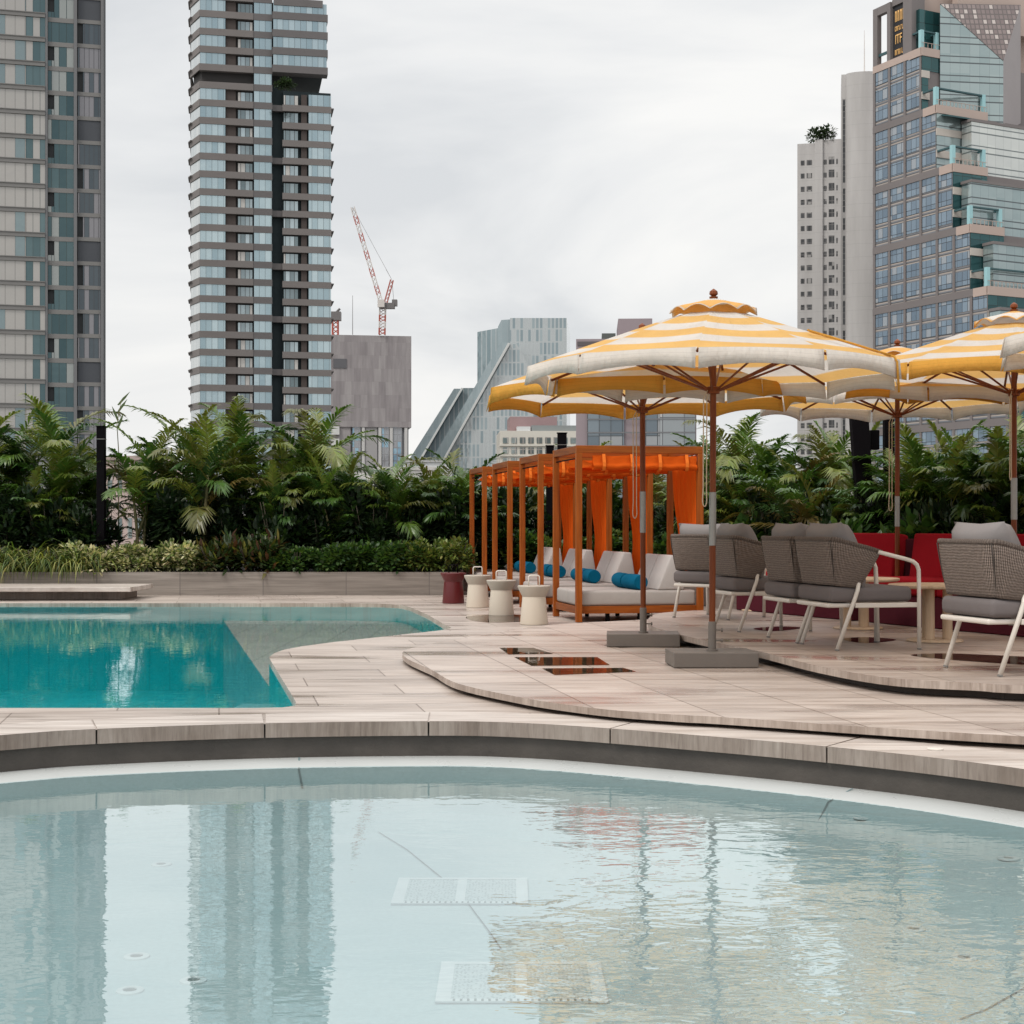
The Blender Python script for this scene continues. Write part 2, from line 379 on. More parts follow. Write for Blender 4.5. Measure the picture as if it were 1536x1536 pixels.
    def build(s, name, mats, parent=None, smooth=False, bevel=0, fix=False, merge=False, solid=0, sub=0, segs=2):
        me = bpy.data.meshes.new(name); me.from_pydata(s.v, [], s.f)
        mats = mats if isinstance(mats, (list, tuple)) else [mats]
        for m in mats: me.materials.append(m)
        ul = me.uv_layers.new(name='UVMap')
        me.uv_layers.active.data.foreach_set('uv', [c for uvs in s.uv for p in uvs for c in p])
        me.polygons.foreach_set('material_index', s.mi)
        if s.tint:
            at = me.attributes.new('tint', 'FLOAT_COLOR', 'POINT'); at.data.foreach_set('color', [c for t in s.tint for c in t])
        if bevel or fix or merge:
            bm = bmesh.new(); bm.from_mesh(me)
            bmesh.ops.remove_doubles(bm, verts=bm.verts, dist=1e-5)
            if fix or bevel: bmesh.ops.recalc_face_normals(bm, faces=bm.faces)
            if bevel:
                es = [e for e in bm.edges if len(e.link_faces) == 2 and e.calc_face_angle(0) > .5]
                bmesh.ops.bevel(bm, geom=es, offset=bevel, segments=segs, affect='EDGES', profile=.5, clamp_overlap=True)
            bm.to_mesh(me); bm.free()
        if smooth:
            me.polygons.foreach_set('use_smooth', [True] * len(me.polygons))
            if smooth != 'all': me.set_sharp_from_angle(angle=R(38))
        me.update()
        o = bpy.data.objects.new(name, me); COL.objects.link(o)
        if parent: o.parent = parent
        if solid:
            md = o.modifiers.new('thickness', 'SOLIDIFY'); md.thickness = solid; md.offset = 0
        if sub:
            md = o.modifiers.new('smooth', 'SUBSURF'); md.levels = sub; md.render_levels = sub
        return o

def tag(o, label, cat, group=None):
    o['label'] = label; o['category'] = cat
    if group: o['group'] = group
    return o
def thing(name, label, cat, loc=(0, 0, 0), rz=0, group=None):
    o = bpy.data.objects.new(name, None); COL.objects.link(o); o.location = loc; o.rotation_euler = (0, 0, rz); o.empty_display_size = .1
    return tag(o, label, cat, group)
def struct(o): o['kind'] = 'structure'; return o
def dup(root, loc, rz, label):
    r = root.copy(); COL.objects.link(r); r.location = loc; r.rotation_euler = (0, 0, rz); r['label'] = label
    for ch in list(root.children):
        c = ch.copy(); COL.objects.link(c); c.parent = r
        for g in ch.children:
            d = g.copy(); COL.objects.link(d); d.parent = c
    return r
def catmull(pts, n=8, closed=False):
    P = [Vector((p[0], p[1], 0)) for p in pts]; out = []; m = len(P)
    for i in range(m if closed else m - 1):
        g = (lambda k: P[k % m]) if closed else (lambda k: P[max(0, min(m - 1, k))])
        a, b, c, d = g(i - 1), g(i), g(i + 1), g(i + 2)
        for k in range(n):
            t = k / n
            q = .5 * (2 * b + (c - a) * t + (2 * a - 5 * b + 4 * c - d) * t * t + (3 * b - a - 3 * c + d) * t ** 3)
            out.append((q.x, q.y))
    if not closed: out.append((P[-1].x, P[-1].y))
    return out
def offset(curve, d):                              # to the right of the walking direction
    o = []
    for i in range(len(curve)):
        a = curve[max(i - 1, 0)]; b = curve[min(i + 1, len(curve) - 1)]
        tx, ty = b[0] - a[0], b[1] - a[1]; l = math.hypot(tx, ty)
        o.append((curve[i][0] + ty / l * d, curve[i][1] - tx / l * d))
    return o
def shrink(poly, d):                               # closed counter-clockwise polygon, inwards
    n = len(poly); o = []
    for i in range(n):
        a = poly[i - 1]; b = poly[(i + 1) % n]; tx, ty = b[0] - a[0], b[1] - a[1]; l = math.hypot(tx, ty) or 1
        o.append((poly[i][0] - ty / l * d, poly[i][1] + tx / l * d))
    return o
def area(p): return sum(p[i - 1][0] * p[i][1] - p[i][0] * p[i - 1][1] for i in range(len(p))) / 2
def ccw(p): return p if area(p) > 0 else list(reversed(p))

# ------------------------------------------------------------------ camera, light, world
cam = bpy.data.cameras.new('camera'); cam.sensor_width = 36; cam.lens = 36 * F0 / 1536; cam.shift_y = (HY - 768) / 1536; cam.clip_end = 3000; cam.clip_start = .1
co = bpy.data.objects.new('camera', cam); COL.objects.link(co); co.location = (0, 0, CZ); co.rotation_euler = (R(90), 0, 0); sc.camera = co
SUN_EL, SUN_AZ = 52, 225                            # compass-like: from behind and left of the camera
sd = Vector((math.cos(R(SUN_EL)) * math.cos(R(SUN_AZ)), math.cos(R(SUN_EL)) * math.sin(R(SUN_AZ)), math.sin(R(SUN_EL))))
sl = bpy.data.lights.new('sun', 'SUN'); sl.energy = 1.4; sl.angle = R(18); sl.color = (1, .95, .88)
so = bpy.data.objects.new('sun', sl); COL.objects.link(so); so.rotation_euler = (-sd).to_track_quat('-Z', 'Y').to_euler(); so.location = (-20, -20, 60)
w = bpy.data.worlds.new('World'); sc.world = w; w.use_nodes = True
t = w.node_tree; t.nodes.clear()
def wn(typ, **k):
    n = t.nodes.new(typ)
    for a, b in k.items(): setattr(n, a, b)
    return n
wo = wn('ShaderNodeOutputWorld'); bg = wn('ShaderNodeBackground'); t.links.new(bg.outputs[0], wo.inputs[0])
sky = wn('ShaderNodeTexSky', sky_type='NISHITA'); sky.sun_disc = False; sky.sun_elevation = R(SUN_EL); sky.sun_rotation = R(90 - SUN_AZ); sky.air_density = 1.5; sky.dust_density = 4
tc = wn('ShaderNodeTexCoord')
mp = wn('ShaderNodeMapping'); mp.inputs['Scale'].default_value = (1.6, 1.6, 5.5); mp.inputs['Location'].default_value = (.35, .2, .6); t.links.new(tc.outputs['Generated'], mp.inputs[0])
nz = wn('ShaderNodeTexNoise'); nz.inputs['Scale'].default_value = 1.5; nz.inputs['Detail'].default_value = 6; nz.inputs['Roughness'].default_value = .52; nz.inputs['Distortion'].default_value = .5; t.links.new(mp.outputs[0], nz.inputs['Vector'])
rp = wn('ShaderNodeValToRGB'); t.links.new(nz.outputs['Fac'], rp.inputs[0])
e = rp.color_ramp.elements; e[0].position = .34; e[0].color = (.625, .64, .657, 1); e[1].position = .62; e[1].color = (.845, .838, .822, 1)
m1 = e = rp.color_ramp.elements.new(.47); m1.color = (.745, .75, .753, 1)
# a cloud deck is brighter overhead than at the horizon
sx = wn('ShaderNodeSeparateXYZ'); t.links.new(tc.outputs['Generated'], sx.inputs[0])
mr = wn('ShaderNodeMapRange'); mr.inputs[1].default_value = .35; mr.inputs[2].default_value = 1; mr.inputs[3].default_value = 1.0; mr.inputs[4].default_value = 2.25; t.links.new(sx.outputs[2], mr.inputs[0])
vm = wn('ShaderNodeVectorMath', operation='SCALE'); t.links.new(rp.outputs[0], vm.inputs[0]); t.links.new(mr.outputs[0], vm.inputs['Scale'])
ss = wn('ShaderNodeVectorMath', operation='SCALE'); t.links.new(sky.outputs[0], ss.inputs[0]); ss.inputs['Scale'].default_value = .1
mx = wn('ShaderNodeMix', data_type='RGBA'); mx.inputs[0].default_value = .94; t.links.new(ss.outputs[0], mx.inputs[6]); t.links.new(vm.outputs[0], mx.inputs[7])
t.links.new(mx.outputs[2], bg.inputs[0]); bg.inputs[1].default_value = 1.0
vs = sc.view_settings; vs.view_transform = 'Standard'; vs.look = 'None'; vs.exposure = .24; vs.gamma = 1
sc.cycles.max_bounces = 8; sc.cycles.transparent_max_bounces = 12; sc.cycles.caustics_reflective = False; sc.cycles.caustics_refractive = False
sc.cycles.use_denoising = True; sc.cycles.sample_clamp_indirect = 6
ZM, ZU = .07, .175

# ------------------------------------------------------------------ ground, decks, pools
struct(MB().box(-1500, 1500, -600, 2400, -30.5, -30).build('city_ground', plain('city_ground', (.22, .22, .21), .9, var=.3, scale=.02)))
front = catmull([(-6.9, 1), (-6.2, 4.2), (-5.2, 6.0), (-4.0, 7.35), (-2.8, 8.18), (-2.365, 8.42), (-1.436, 8.67), (-.48, 8.76), (0, 8.70), (.555, 8.45), (1.635, 7.76), (2.41, 7.04), (3.05, 6.05), (3.5, 4.6), (3.6, 3.0), (3.2, 1)], 8)
pool = [(-26, 9.44)] + [(-1.62, 9.44), (-1.45, 9.47), (-1.385, 9.58), (-1.42, 9.8), (-2.06, 12.75), (-2.13, 13.1), (-2.15, 13.5), (-2.12, 13.9), (-2.0, 14.3), (-1.77, 14.8), (-1.18, 15.8), (-.80, 16.45), (-.68, 16.85), (-.78, 17.4), (-1.1, 19.4), (-1.45, 21.2), (-1.62, 21.8), (-1.95, 22.15), (-2.4, 22.25), (-26, 22.25)]
pool = ccw(pool)
deckpoly = front + [(2.8, -3), (16, -3), (16, 31), (-28, 31), (-28, -3), (-6.5, -3)]
mb = MB().prism(deckpoly, -.3, 0, 0, 1, holes=[pool], bottom=False, sides=False)
struct(mb.build('pool_deck', [M['deck'], M['edge']]))
struct(MB().prism([(-28, -3), (16, -3), (16, 31), (-28, 31)], -30, -1.6, 0).build('podium_roof', plain('podium_concrete', (.25, .24, .23), .9)))
skirt = MB()
op = [(16.001, -3.001), (16.001, 31.001), (-28.001, 31.001), (-28.001, -3.001)]
for i in range(4):
    a, b = op[i], op[(i + 1) % 4]; skirt.face([(a[0], a[1], -1.6), (b[0], b[1], -1.6), (b[0], b[1], -.004), (a[0], a[1], -.004)])
struct(skirt.build('podium_wall', M['planterwall']))
# basin of the main pool
bs = MB()
n = len(pool)
for i in range(n):
    a, b = pool[i], pool[(i + 1) % n]
    bs.face([(b[0], b[1], -.055), (a[0], a[1], -.055), (a[0], a[1], 0), (b[0], b[1], 0)], None, 1)
    bs.face([(b[0], b[1], -1.3), (a[0], a[1], -1.3), (a[0], a[1], -.055), (b[0], b[1], -.055)], None, 2)
bs.prism(pool, -1.3, -1.3, 0, bottom=False, sides=False)
struct(bs.build('main_pool_basin', [M['teal'], M['edge2'], M['tealwall']]))
shelf = [(-4.3, 22.25), (-2.13, 13.1), (-2.15, 13.5), (-2.12, 13.9), (-2.0, 14.3), (-1.77, 14.8), (-1.18, 15.8), (-.80, 16.45), (-.68, 16.85), (-.78, 17.4), (-1.1, 19.4), (-1.45, 21.2), (-1.62, 21.8), (-1.95, 22.15), (-2.4, 22.25)]
struct(MB().prism(shelf, -1.3, -.26, 0, 1).build('shallow_pool_shelf', [M['shelf'], M['teal2']]))
struct(MB().prism([(-1.40, 9.5), (-1.43, 9.9), (-1.93, 12.15), (-2.2, 12.2), (-2.22, 11.9), (-1.66, 9.5)], -1.3, -.30, 0, 0).build('pool_bench_ledge', [M['teal2']]))
struct(MB().prism(shrink(pool, -.002), -.03, -.03, 0, bottom=False, sides=False).build('main_pool_water', M['poolwater']))
# wading pool
def band(mb, c0, z0, c1, z1, mi=0):
    ln = 0
    for i in range(len(c0) - 1):
        d = math.dist(c0[i], c0[i + 1])
        mb.face([(*c1[i], z1), (*c1[i + 1], z1), (*c0[i + 1], z0), (*c0[i], z0)], [(ln, 0), (ln + d, 0), (ln + d, 1), (ln, 1)], mi); ln += d
wallc = offset(front, -.035)
bs = MB(); band(bs, wallc, -.004, wallc, -.205, 0)
struct(bs.build('wading_pool_wall', M['wadewall'], fix=True))
c1 = offset(front, .27); c2 = offset(front, .42); c3 = offset(front, .95)
bs = MB(); band(bs, wallc, -.204, offset(front, .15), -.207, 0); band(bs, offset(front, .15), -.207, offset(front, .218), -.2215, 0); band(bs, offset(front, .218), -.2215, c1, -.232, 1); band(bs, c1, -.232, c2, -.31, 1)
struct(bs.build('wading_pool_rim', [M['rim'], M['wadestep']], fix=True, merge=True, smooth=True))
bs = MB(); band(bs, c2, -.31, c3, -.345, 0); band(bs, c3, -.345, offset(front, 1.12), -.425, 0)
struct(bs.build('wading_pool_ledge', M['wadestep'], fix=True, merge=True))
ZF = -.42
fl = offset(front, 1.10) + [(2, -2), (-5.6, -2)]
struct(MB().prism(ccw(fl), ZF, ZF, 0, bottom=False, sides=False).build('wading_pool_floor', M['wadefloor']))
struct(MB().prism(ccw(offset(front, .0) + [(2.8, -2.9), (-6.4, -2.9)]), -.222, -.222, 0, bottom=False, sides=False).build('wading_pool_water', M['wadewater']))
# coping ring in separate stones with open joints
arc = [0]
for i in range(len(front) - 1): arc.append(arc[-1] + math.dist(front[i], front[i + 1]))
def at(s_):
    for i in range(len(arc) - 1):
        if arc[i + 1] >= s_:
            f = (s_ - arc[i]) / (arc[i + 1] - arc[i]); a, b = front[i], front[i + 1]
            l = math.dist(a, b); return ((a[0] + (b[0] - a[0]) * f, a[1] + (b[1] - a[1]) * f), ((b[0] - a[0]) / l, (b[1] - a[1]) / l))
    a, b = front[-2], front[-1]; l = math.dist(a, b); return b, ((b[0] - a[0]) / l, (b[1] - a[1]) / l)
def arc_at_x(x):
    for i in range(len(front) - 1):
        if front[i][0] <= x <= front[i + 1][0] and front[i][1] > 6.5: return arc[i] + (x - front[i][0]) / (front[i + 1][0] - front[i][0]) * (arc[i + 1] - arc[i])
js = [arc_at_x(x) for x in (-2.345, -1.436, -.49, .555, 1.635)]
joints = [js[0] - k * .95 for k in range(7, 0, -1)] + js + [js[-1] + k * 1.15 for k in range(1, 6)]
joints = [j for j in joints if .02 < j < arc[-1] - .02]
joints = [0] + joints + [arc[-1]]
cb = MB()
for a, b in zip(joints[:-1], joints[1:]):
    a += .005; b -= .005; k = max(4, int((b - a) / .09)); fr_, bk = [], []
    for i in range(k + 1):
        p, d = at(a + (b - a) * i / k); fr_.append(p); bk.append((p[0] - d[1] * .44, p[1] + d[0] * .44))
    poly = ccw(fr_ + list(reversed(bk)))
    cb.prism(poly, -.08, .005, 0, 1)
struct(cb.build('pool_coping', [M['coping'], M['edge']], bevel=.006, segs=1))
jb = MB()
for j in (447, 1405):
    x = -1.24 if j == 447 else 1.75
    p, d = at(arc_at_x(x)); q = (p[0] + d[1] * .27, p[1] - d[0] * .27); q2 = (p[0] + d[1] * .95 + .06, p[1] - d[0] * .95)
    for (a, za), (b, zb) in (((p, -.198), (q, -.227)), ((q, -.227), ((p[0] + d[1] * .42 + .02, p[1] - d[0] * .42), -.305))):
        jb.face([(a[0] - .006, a[1], za), (a[0] + .006, a[1], za), (b[0] + .006, b[1], zb), (b[0] - .006, b[1], zb)])
cr = [G(540, 1232, ZF), G(610, 1275, ZF), G(690, 1340, ZF), G(735, 1400, ZF), G(752, 1425, ZF)]
cr2 = [G(1440, 1530, ZF), G(1480, 1515, ZF), G(1560, 1470, ZF)]
for ln_ in (cr, cr2):
    for a, b in zip(ln_[:-1], ln_[1:]):
        d = (b - a).normalized().cross(Vector((0, 0, 1))) * .0028
        jb.face([a - d + Vector((0, 0, .004)), a + d + Vector((0, 0, .004)), b + d + Vector((0, 0, .004)), b - d + Vector((0, 0, .004))])
struct(jb.build('pool_floor_joint', plain('dark_joint', (.15, .21, .215), .8)))
# thin terrace slabs floating over recessed risers
mid = catmull([(-.42, 14.4), (-.74, 13.7), (-.93, 12.95), (-.86, 12.2), (-.6, 11.2), (-.37, 10.24), (.05, 9.42), (.33, 9.03), (.62, 8.74), (.98, 8.53), (1.23, 8.42), (2.6, 7.68), (4.5, 7.0), (8, 6.4)], 6) + [(12, 6.4), (12, 17.7), (3, 17.65), (1.6, 17.3), (.68, 16.6), (.23, 16.05)]
mid = ccw(mid)
struct(MB().prism(mid, .028, ZM, 0, 1).build('lower_terrace_slab', [M['mid'], M['edge2']]))
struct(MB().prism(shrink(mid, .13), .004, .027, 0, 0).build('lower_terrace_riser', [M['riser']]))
up = catmull([(2.4, 17.5), (1.7, 16.8), (1.42, 15.6), (1.38, 14.3), (1.6, 12.95), (1.91, 11.7), (2.14, 10.4), (2.435, 9.58), (2.9, 9.28), (3.1, 9.14), (4.2, 8.8), (8, 8.4)], 6) + [(11.5, 8.4), (11.5, 17.5)]
up = ccw(up)
struct(MB().prism(up, .125, ZU, 0, 1).build('upper_terrace_slab', [M['up'], M['edge2']]))
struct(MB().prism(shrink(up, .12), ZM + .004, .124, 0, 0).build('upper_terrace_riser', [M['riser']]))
pm = MB()
for q, z in (([(771, 986), (896, 986), (915, 998), (797, 999)], ZM), ([(813, 1003), (935, 1002), (955, 1008), (832, 1013)], ZM), ([(749, 972), (800, 972), (830, 981), (763, 982)], ZM),
             ([(905, 968), (960, 966), (1000, 969), (930, 972)], ZM), ([(1365, 983), (1440, 981), (1600, 990), (1600, 1000), (1450, 992)], ZU), ([(1130, 943), (1170, 940), (1205, 942), (1160, 947)], ZU), ([(1262, 959), (1300, 956), (1345, 960), (1300, 965)], ZU)):
    pts = catmull([tuple(G(x, y, z)[:2]) for x, y in q], 4, True) if z == ZU else [tuple(G(x, y, z)[:2]) for x, y in q]
    pm.prism(ccw(pts), z + .003, z + .003, 0, bottom=False, sides=False)
for q in ([(700, 925), (770, 922), (820, 930), (730, 934)],):
    pm.prism(ccw(catmull([tuple(G(x, y, 0)[:2]) for x, y in q], 4, True)), .003, .003, 0, bottom=False, sides=False)
struct(pm.build('puddle', M['puddle']))

# planting beds and their walls
bed = [(-27, 24.8), (-.85, 24.8), (-.85, 26.4), (1.7, 26.6), (2.95, 20.5), (3.5, 17.9), (4.45, 15.6), (5.8, 12.5), (6.4, 11.4), (8.0, 9.9), (10.5, 8.9), (13.5, 8.4), (13.5, 30), (-27, 30)]
pw = MB().prism(ccw(bed), 0.004, .385, 0, 0, holes=[ccw(shrink(ccw(bed), .12))], bottom=False)
tag(pw.build('planter_wall', M['planterwall']), 'low grey stone planter wall along the far side of the pool', 'planter wall')
struct(MB().prism(shrink(ccw(bed), .119), .004, .34, 0).build('planting_soil', M['soil']))
# stone ledge at the far left
t_ = thing('stone_ledge', 'pale cantilevered stone ledge above the far left pool edge', 'ledge', (-10, 23.6, 0))
MB().box(-9, 4.15, -.7, .75, .14, .21).build('ledge_slab', [M['coping']], t_, bevel=.008)
MB().box(-9, 3.9, -.3, .7, .004, .139).build('ledge_support', M['edge'], t_)

# ------------------------------------------------------------------ parasols
def parasol(label, loc, mats, h=2.88, rad=1.44, rz=0, sleeve=(1.05, 1.36), tilt=(0, 0), base_rz=0, tied=False, rope_end=1.25, base=True, rope_a=2.6):
    t = thing('parasol', label, 'parasol', loc, 0, 'striped parasols on the terraces')
    smat, vmat = mats
    k = h / 2.88; ze, zt, zc = 2.285 * k, 2.70 * k, 2.815 * k
    if base:
        b = MB().box(-.325, .325, -.22, .22, .004, .118).build('base_plate', M['basebox'], t, bevel=.006)
        b.rotation_euler.z = base_rz; b.location = (.0, .05, 0)
    s = MB().lathe([(.045, .118), (.045, .13), (.031, .131), (.031, .34), (.026, .345)], 16).build('socket', M['basebox'], t, smooth=True)
    kb = MB()
    for z in (.20, .28):
        kk = MB().tube([(.03, 0, z), (.075, 0, z)], .006, 8).tube([(.07, 0, z), (.082, 0, z)], .016, 10).build('knob', M['basebox'], t, smooth=True)
    MB().tube([(0, 0, .30), (0, 0, sleeve[0] - .01)], .0245, 14).tube([(0, 0, sleeve[1] + .005), (0, 0, 2.72 * k)], .0245, 14).build('pole', M['pole'], t, smooth=True)
    MB().tube([(0, 0, sleeve[0] - .03), (0, 0, sleeve[1] + .03)], .0275, 14).build('pole_sleeve', M['steel'], t, smooth=True)
    NP = 10
    V = [(math.cos(rz + 2 * math.pi * i / NP), math.sin(rz + 2 * math.pi * i / NP)) for i in range(NP)]
    rt = .26
    # canopy: eight taut panels, sagging a little between the ribs
    cv = MB(); NS, NT = 8, 10
    for i in range(NP):
        a, b = V[i], V[(i + 1) % NP]; skew = random.uniform(-.09, .09); off = random.uniform(-.06, .06)
        def P(s_, t_):
            r = rt + (rad - rt) * t_
            x = (a[0] * (1 - s_) + b[0] * s_) * r; y = (a[1] * (1 - s_) + b[1] * s_) * r
            z = zt - (zt - ze) * (t_ ** 1.04) - .018 * math.sin(math.pi * s_) * math.sin(math.pi * min(1, t_ * .85 + .05)) + .012 * math.sin(math.pi * s_) * t_
            q = 1 - .018 * math.sin(math.pi * s_) * t_
            return (x * q, y * q, z)
        for m in range(NS):
            for n_ in range(NT):
                ss = [(m / NS, n_ / NT), ((m + 1) / NS, n_ / NT), ((m + 1) / NS, (n_ + 1) / NT), (m / NS, (n_ + 1) / NT)]
                cv.face([P(*q) for q in ss], [(i * 2 + q[0], q[1] * (rad - rt) + .18 + skew * (q[0] - .5) + off) for q in ss])
    cv.build('canopy', smat, t, smooth='all', merge=True)
    va = MB()
    for i in range(NP):
        a, b = V[i], V[(i + 1) % NP]; g = .012; wob = random.uniform(0, 6)
        for m in range(12):
            q = []
            for s_, lo in ((m / 12, 0), (m / 12, 1), ((m + 1) / 12, 1), ((m + 1) / 12, 0)):
                s2 = g + s_ * (1 - 2 * g); r = rad * (1.002 + lo * (.012 + .008 * math.sin(5 * s_ + wob)))
                q2 = 1 - .018 * math.sin(math.pi * s2)
                x = (a[0] * (1 - s2) + b[0] * s2) * r * q2; y = (a[1] * (1 - s2) + b[1] * s2) * r * q2
                z = ze + .012 * math.sin(math.pi * s2) - lo * (.145 - .035 * math.sin(math.pi * s_) ** .8) + .002
                q.append((x, y, z))
            va.face(q, [(i * 1.1 + m / 12, 0), (i * 1.1 + m / 12, .13), (i * 1.1 + (m + 1) / 12, .13), (i * 1.1 + (m + 1) / 12, 0)])
    va.build('valance', vmat, t, smooth='all', merge=True, solid=.004)
    # vented cap with scalloped skirt
    cp = MB()
    for i in range(NP):
        a, b = V[i], V[(i + 1) % NP]
        for m in range(8):
            for n_ in range(4):
                q = []
                for s_, tt in ((m / 8, n_ / 4), ((m + 1) / 8, n_ / 4), ((m + 1) / 8, (n_ + 1) / 4), (m / 8, (n_ + 1) / 4)):
                    r = .03 + (.345 - .03) * tt
                    z = zc - (zc - zt + .005) * tt ** 1.25 + .05 * math.sin(math.pi * s_) * max(0, tt - .35) * 1.3
                    q.append(((a[0] * (1 - s_) + b[0] * s_) * r, (a[1] * (1 - s_) + b[1] * s_) * r, z + .012))
                cp.face(q, [(i, .26 + n_ * .08), (i, .26 + n_ * .08), (i, .26 + n_ * .08 + .08), (i, .26 + n_ * .08 + .08)])
    cp.build('vent_cap', smat, t, smooth='all', merge=True, solid=.004)
    MB().lathe([(.012, zc - .02), (.03, zc + .012), (.034, zc + .03), (.016, zc + .034), (.034, zc + .05), (.03, zc + .072), (.012, zc + .086), (.004, zc + .092)], 14).build('finial', M['pole'], t, smooth=True)
    for i in range(NP):
        a = V[i]
        MB().tube([(a[0] * .05, a[1] * .05, zt - .03), (a[0] * rad * .985, a[1] * rad * .985, ze - .02)], .011, 6).build('rib', M['pole'], t)
        MB().tube([(a[0] * .05, a[1] * .05, ze - .16), (a[0] * rad * .56, a[1] * rad * .56, ze + (zt - ze) * .36 - .02)], .009, 6).build('strut', M['pole'], t)
    MB().lathe([(.03, ze - .19), (.05, ze - .185), (.05, ze - .135), (.03, ze - .13)], 14).build('hub', M['pole'], t, smooth=True)
    # pulley rope, doubled and looped
    dx, dy = math.cos(rope_a) * .055, math.sin(rope_a) * .055
    pts = [(dx * .5, dy * .5, ze - .14)] + [(dx * 1.05, dy * 1.05, ze - .14 - (ze - .14 - rope_end) * f) for f in (.1, .5, .92)]
    for j in range(9):
        a_ = math.pi * j / 8
        pts.append((dx * (1.35 - .35 * math.cos(a_)) , dy * (1.35 - .35 * math.cos(a_)), rope_end - .05 * math.sin(a_)))
    pts += [(dx * 1.6, dy * 1.6, ze - .14 - (ze - .14 - rope_end) * f) for f in (.9, .5, .1)] + [(dx * .6, dy * .6, ze - .13)]
    MB().tube(pts, .0045, 6).build('pull_rope', M['rope'], t, smooth='all')
    if tied:
        a0 = R(-38)
        def S(rr, da, up=.012):
            r = rad * rr; return (r * math.cos(a0 + da), r * math.sin(a0 + da), zt - (zt - ze) * max(0, (r - rt) / (rad - rt)) ** 1.04 + up)
        lp = [S(.98, .06), S(.80, .02), S(.60, -.10), S(.56, -.02), S(.66, .16), S(.86, .20), S(.985, .1), (rad * 1.0 * math.cos(a0 + .1), rad * 1.0 * math.sin(a0 + .1), ze - .02), (rad * 1.01 * math.cos(a0 + .1), rad * 1.01 * math.sin(a0 + .1), ze - .24)]
        MB().tube(lp, .0085, 6).build('tie_strap', M['canvasyellow'], t, smooth='all')
    t.rotation_euler = (tilt[0], tilt[1], 0)
    return t
WY, YY = (M['stripeA'], M['canvaswhite']), (M['stripeB'], M['canvasyellow'])
U1 = A(1068, 985, 11.5); U2 = A(965, 950, 13.45)
parasol('yellow and white striped parasol with white edge in front of the wooden cabanas', (U1.x, U1.y, ZM), WY, rz=R(6), base_rz=R(3), tied=True, rope_end=1.28, sleeve=(.96, 1.31), tilt=(0, R(.25)), rope_a=3.6)
parasol('yellow edged striped parasol behind the white edged one, above the nearest cabana', (U2.x, U2.y, ZM), YY, rz=R(20), base_rz=R(-4), rope_end=1.2, sleeve=(1.05, 1.36), tilt=(0, R(-.2)), rope_a=3.3)
U3 = A(1346, 900, 15.35)
parasol('white edged striped parasol standing between the two red sofas', (U3.x, U3.y, ZU), WY, h=2.87, rad=1.40, rz=R(15), rope_end=1.18, sleeve=(1.0, 1.25), rope_a=3.3)
U4 = A(1521, 900, 12.9)
parasol('yellow edged striped parasol at the right, in front of the red sofa', (U4.x, U4.y, ZU), YY, rz=R(3), rad=1.5, base=False, rope_end=1.42, sleeve=(1.06, 1.36), rope_a=4.0)
parasol('white edged parasol whose one corner enters the photo at the right edge', (4.93, 10.4, ZU), WY, rz=R(0), rad=1.5)

# ------------------------------------------------------------------ cabanas with daybeds, bolsters
def pillow(w_, h_, d_, nx=10, ny=8, flat=.55, seed=0):
    rnd = random.Random(seed); mb = MB(); g = {}
    dents = [(rnd.uniform(-.8, .8), rnd.uniform(-.8, .8), rnd.uniform(-.10, .12)) for _ in range(6)]
    for sgn in (1, -1):
        for i in range(nx + 1):
            for j in range(ny + 1):
                u, v = 2 * i / nx - 1, 2 * j / ny - 1
                th = ((1 - abs(u) ** 3.2) * (1 - abs(v) ** 3.2)) ** flat
                th *= 1 + sum(a * math.exp(-((u - x) ** 2 + (v - y) ** 2) * 5) for x, y, a in dents)
                pin = 1 - .05 * (1 - abs(v)) * abs(u) ** 4 ; pin2 = 1 - .06 * (1 - abs(u)) * abs(v) ** 4
                g[(sgn, i, j)] = (u * w_ / 2 * pin, sgn * th * d_ / 2, v * h_ / 2 * pin2)
        for i in range(nx):
            for j in range(ny):
                q = [g[(sgn, i, j)], g[(sgn, i + 1, j)], g[(sgn, i + 1, j + 1)], g[(sgn, i, j + 1)]]
                mb.face(q if sgn < 0 else q[::-1], [(p[0], p[2]) for p in q])
    return mb
CL, CW, CH = 1.51, 1.22, 2.11
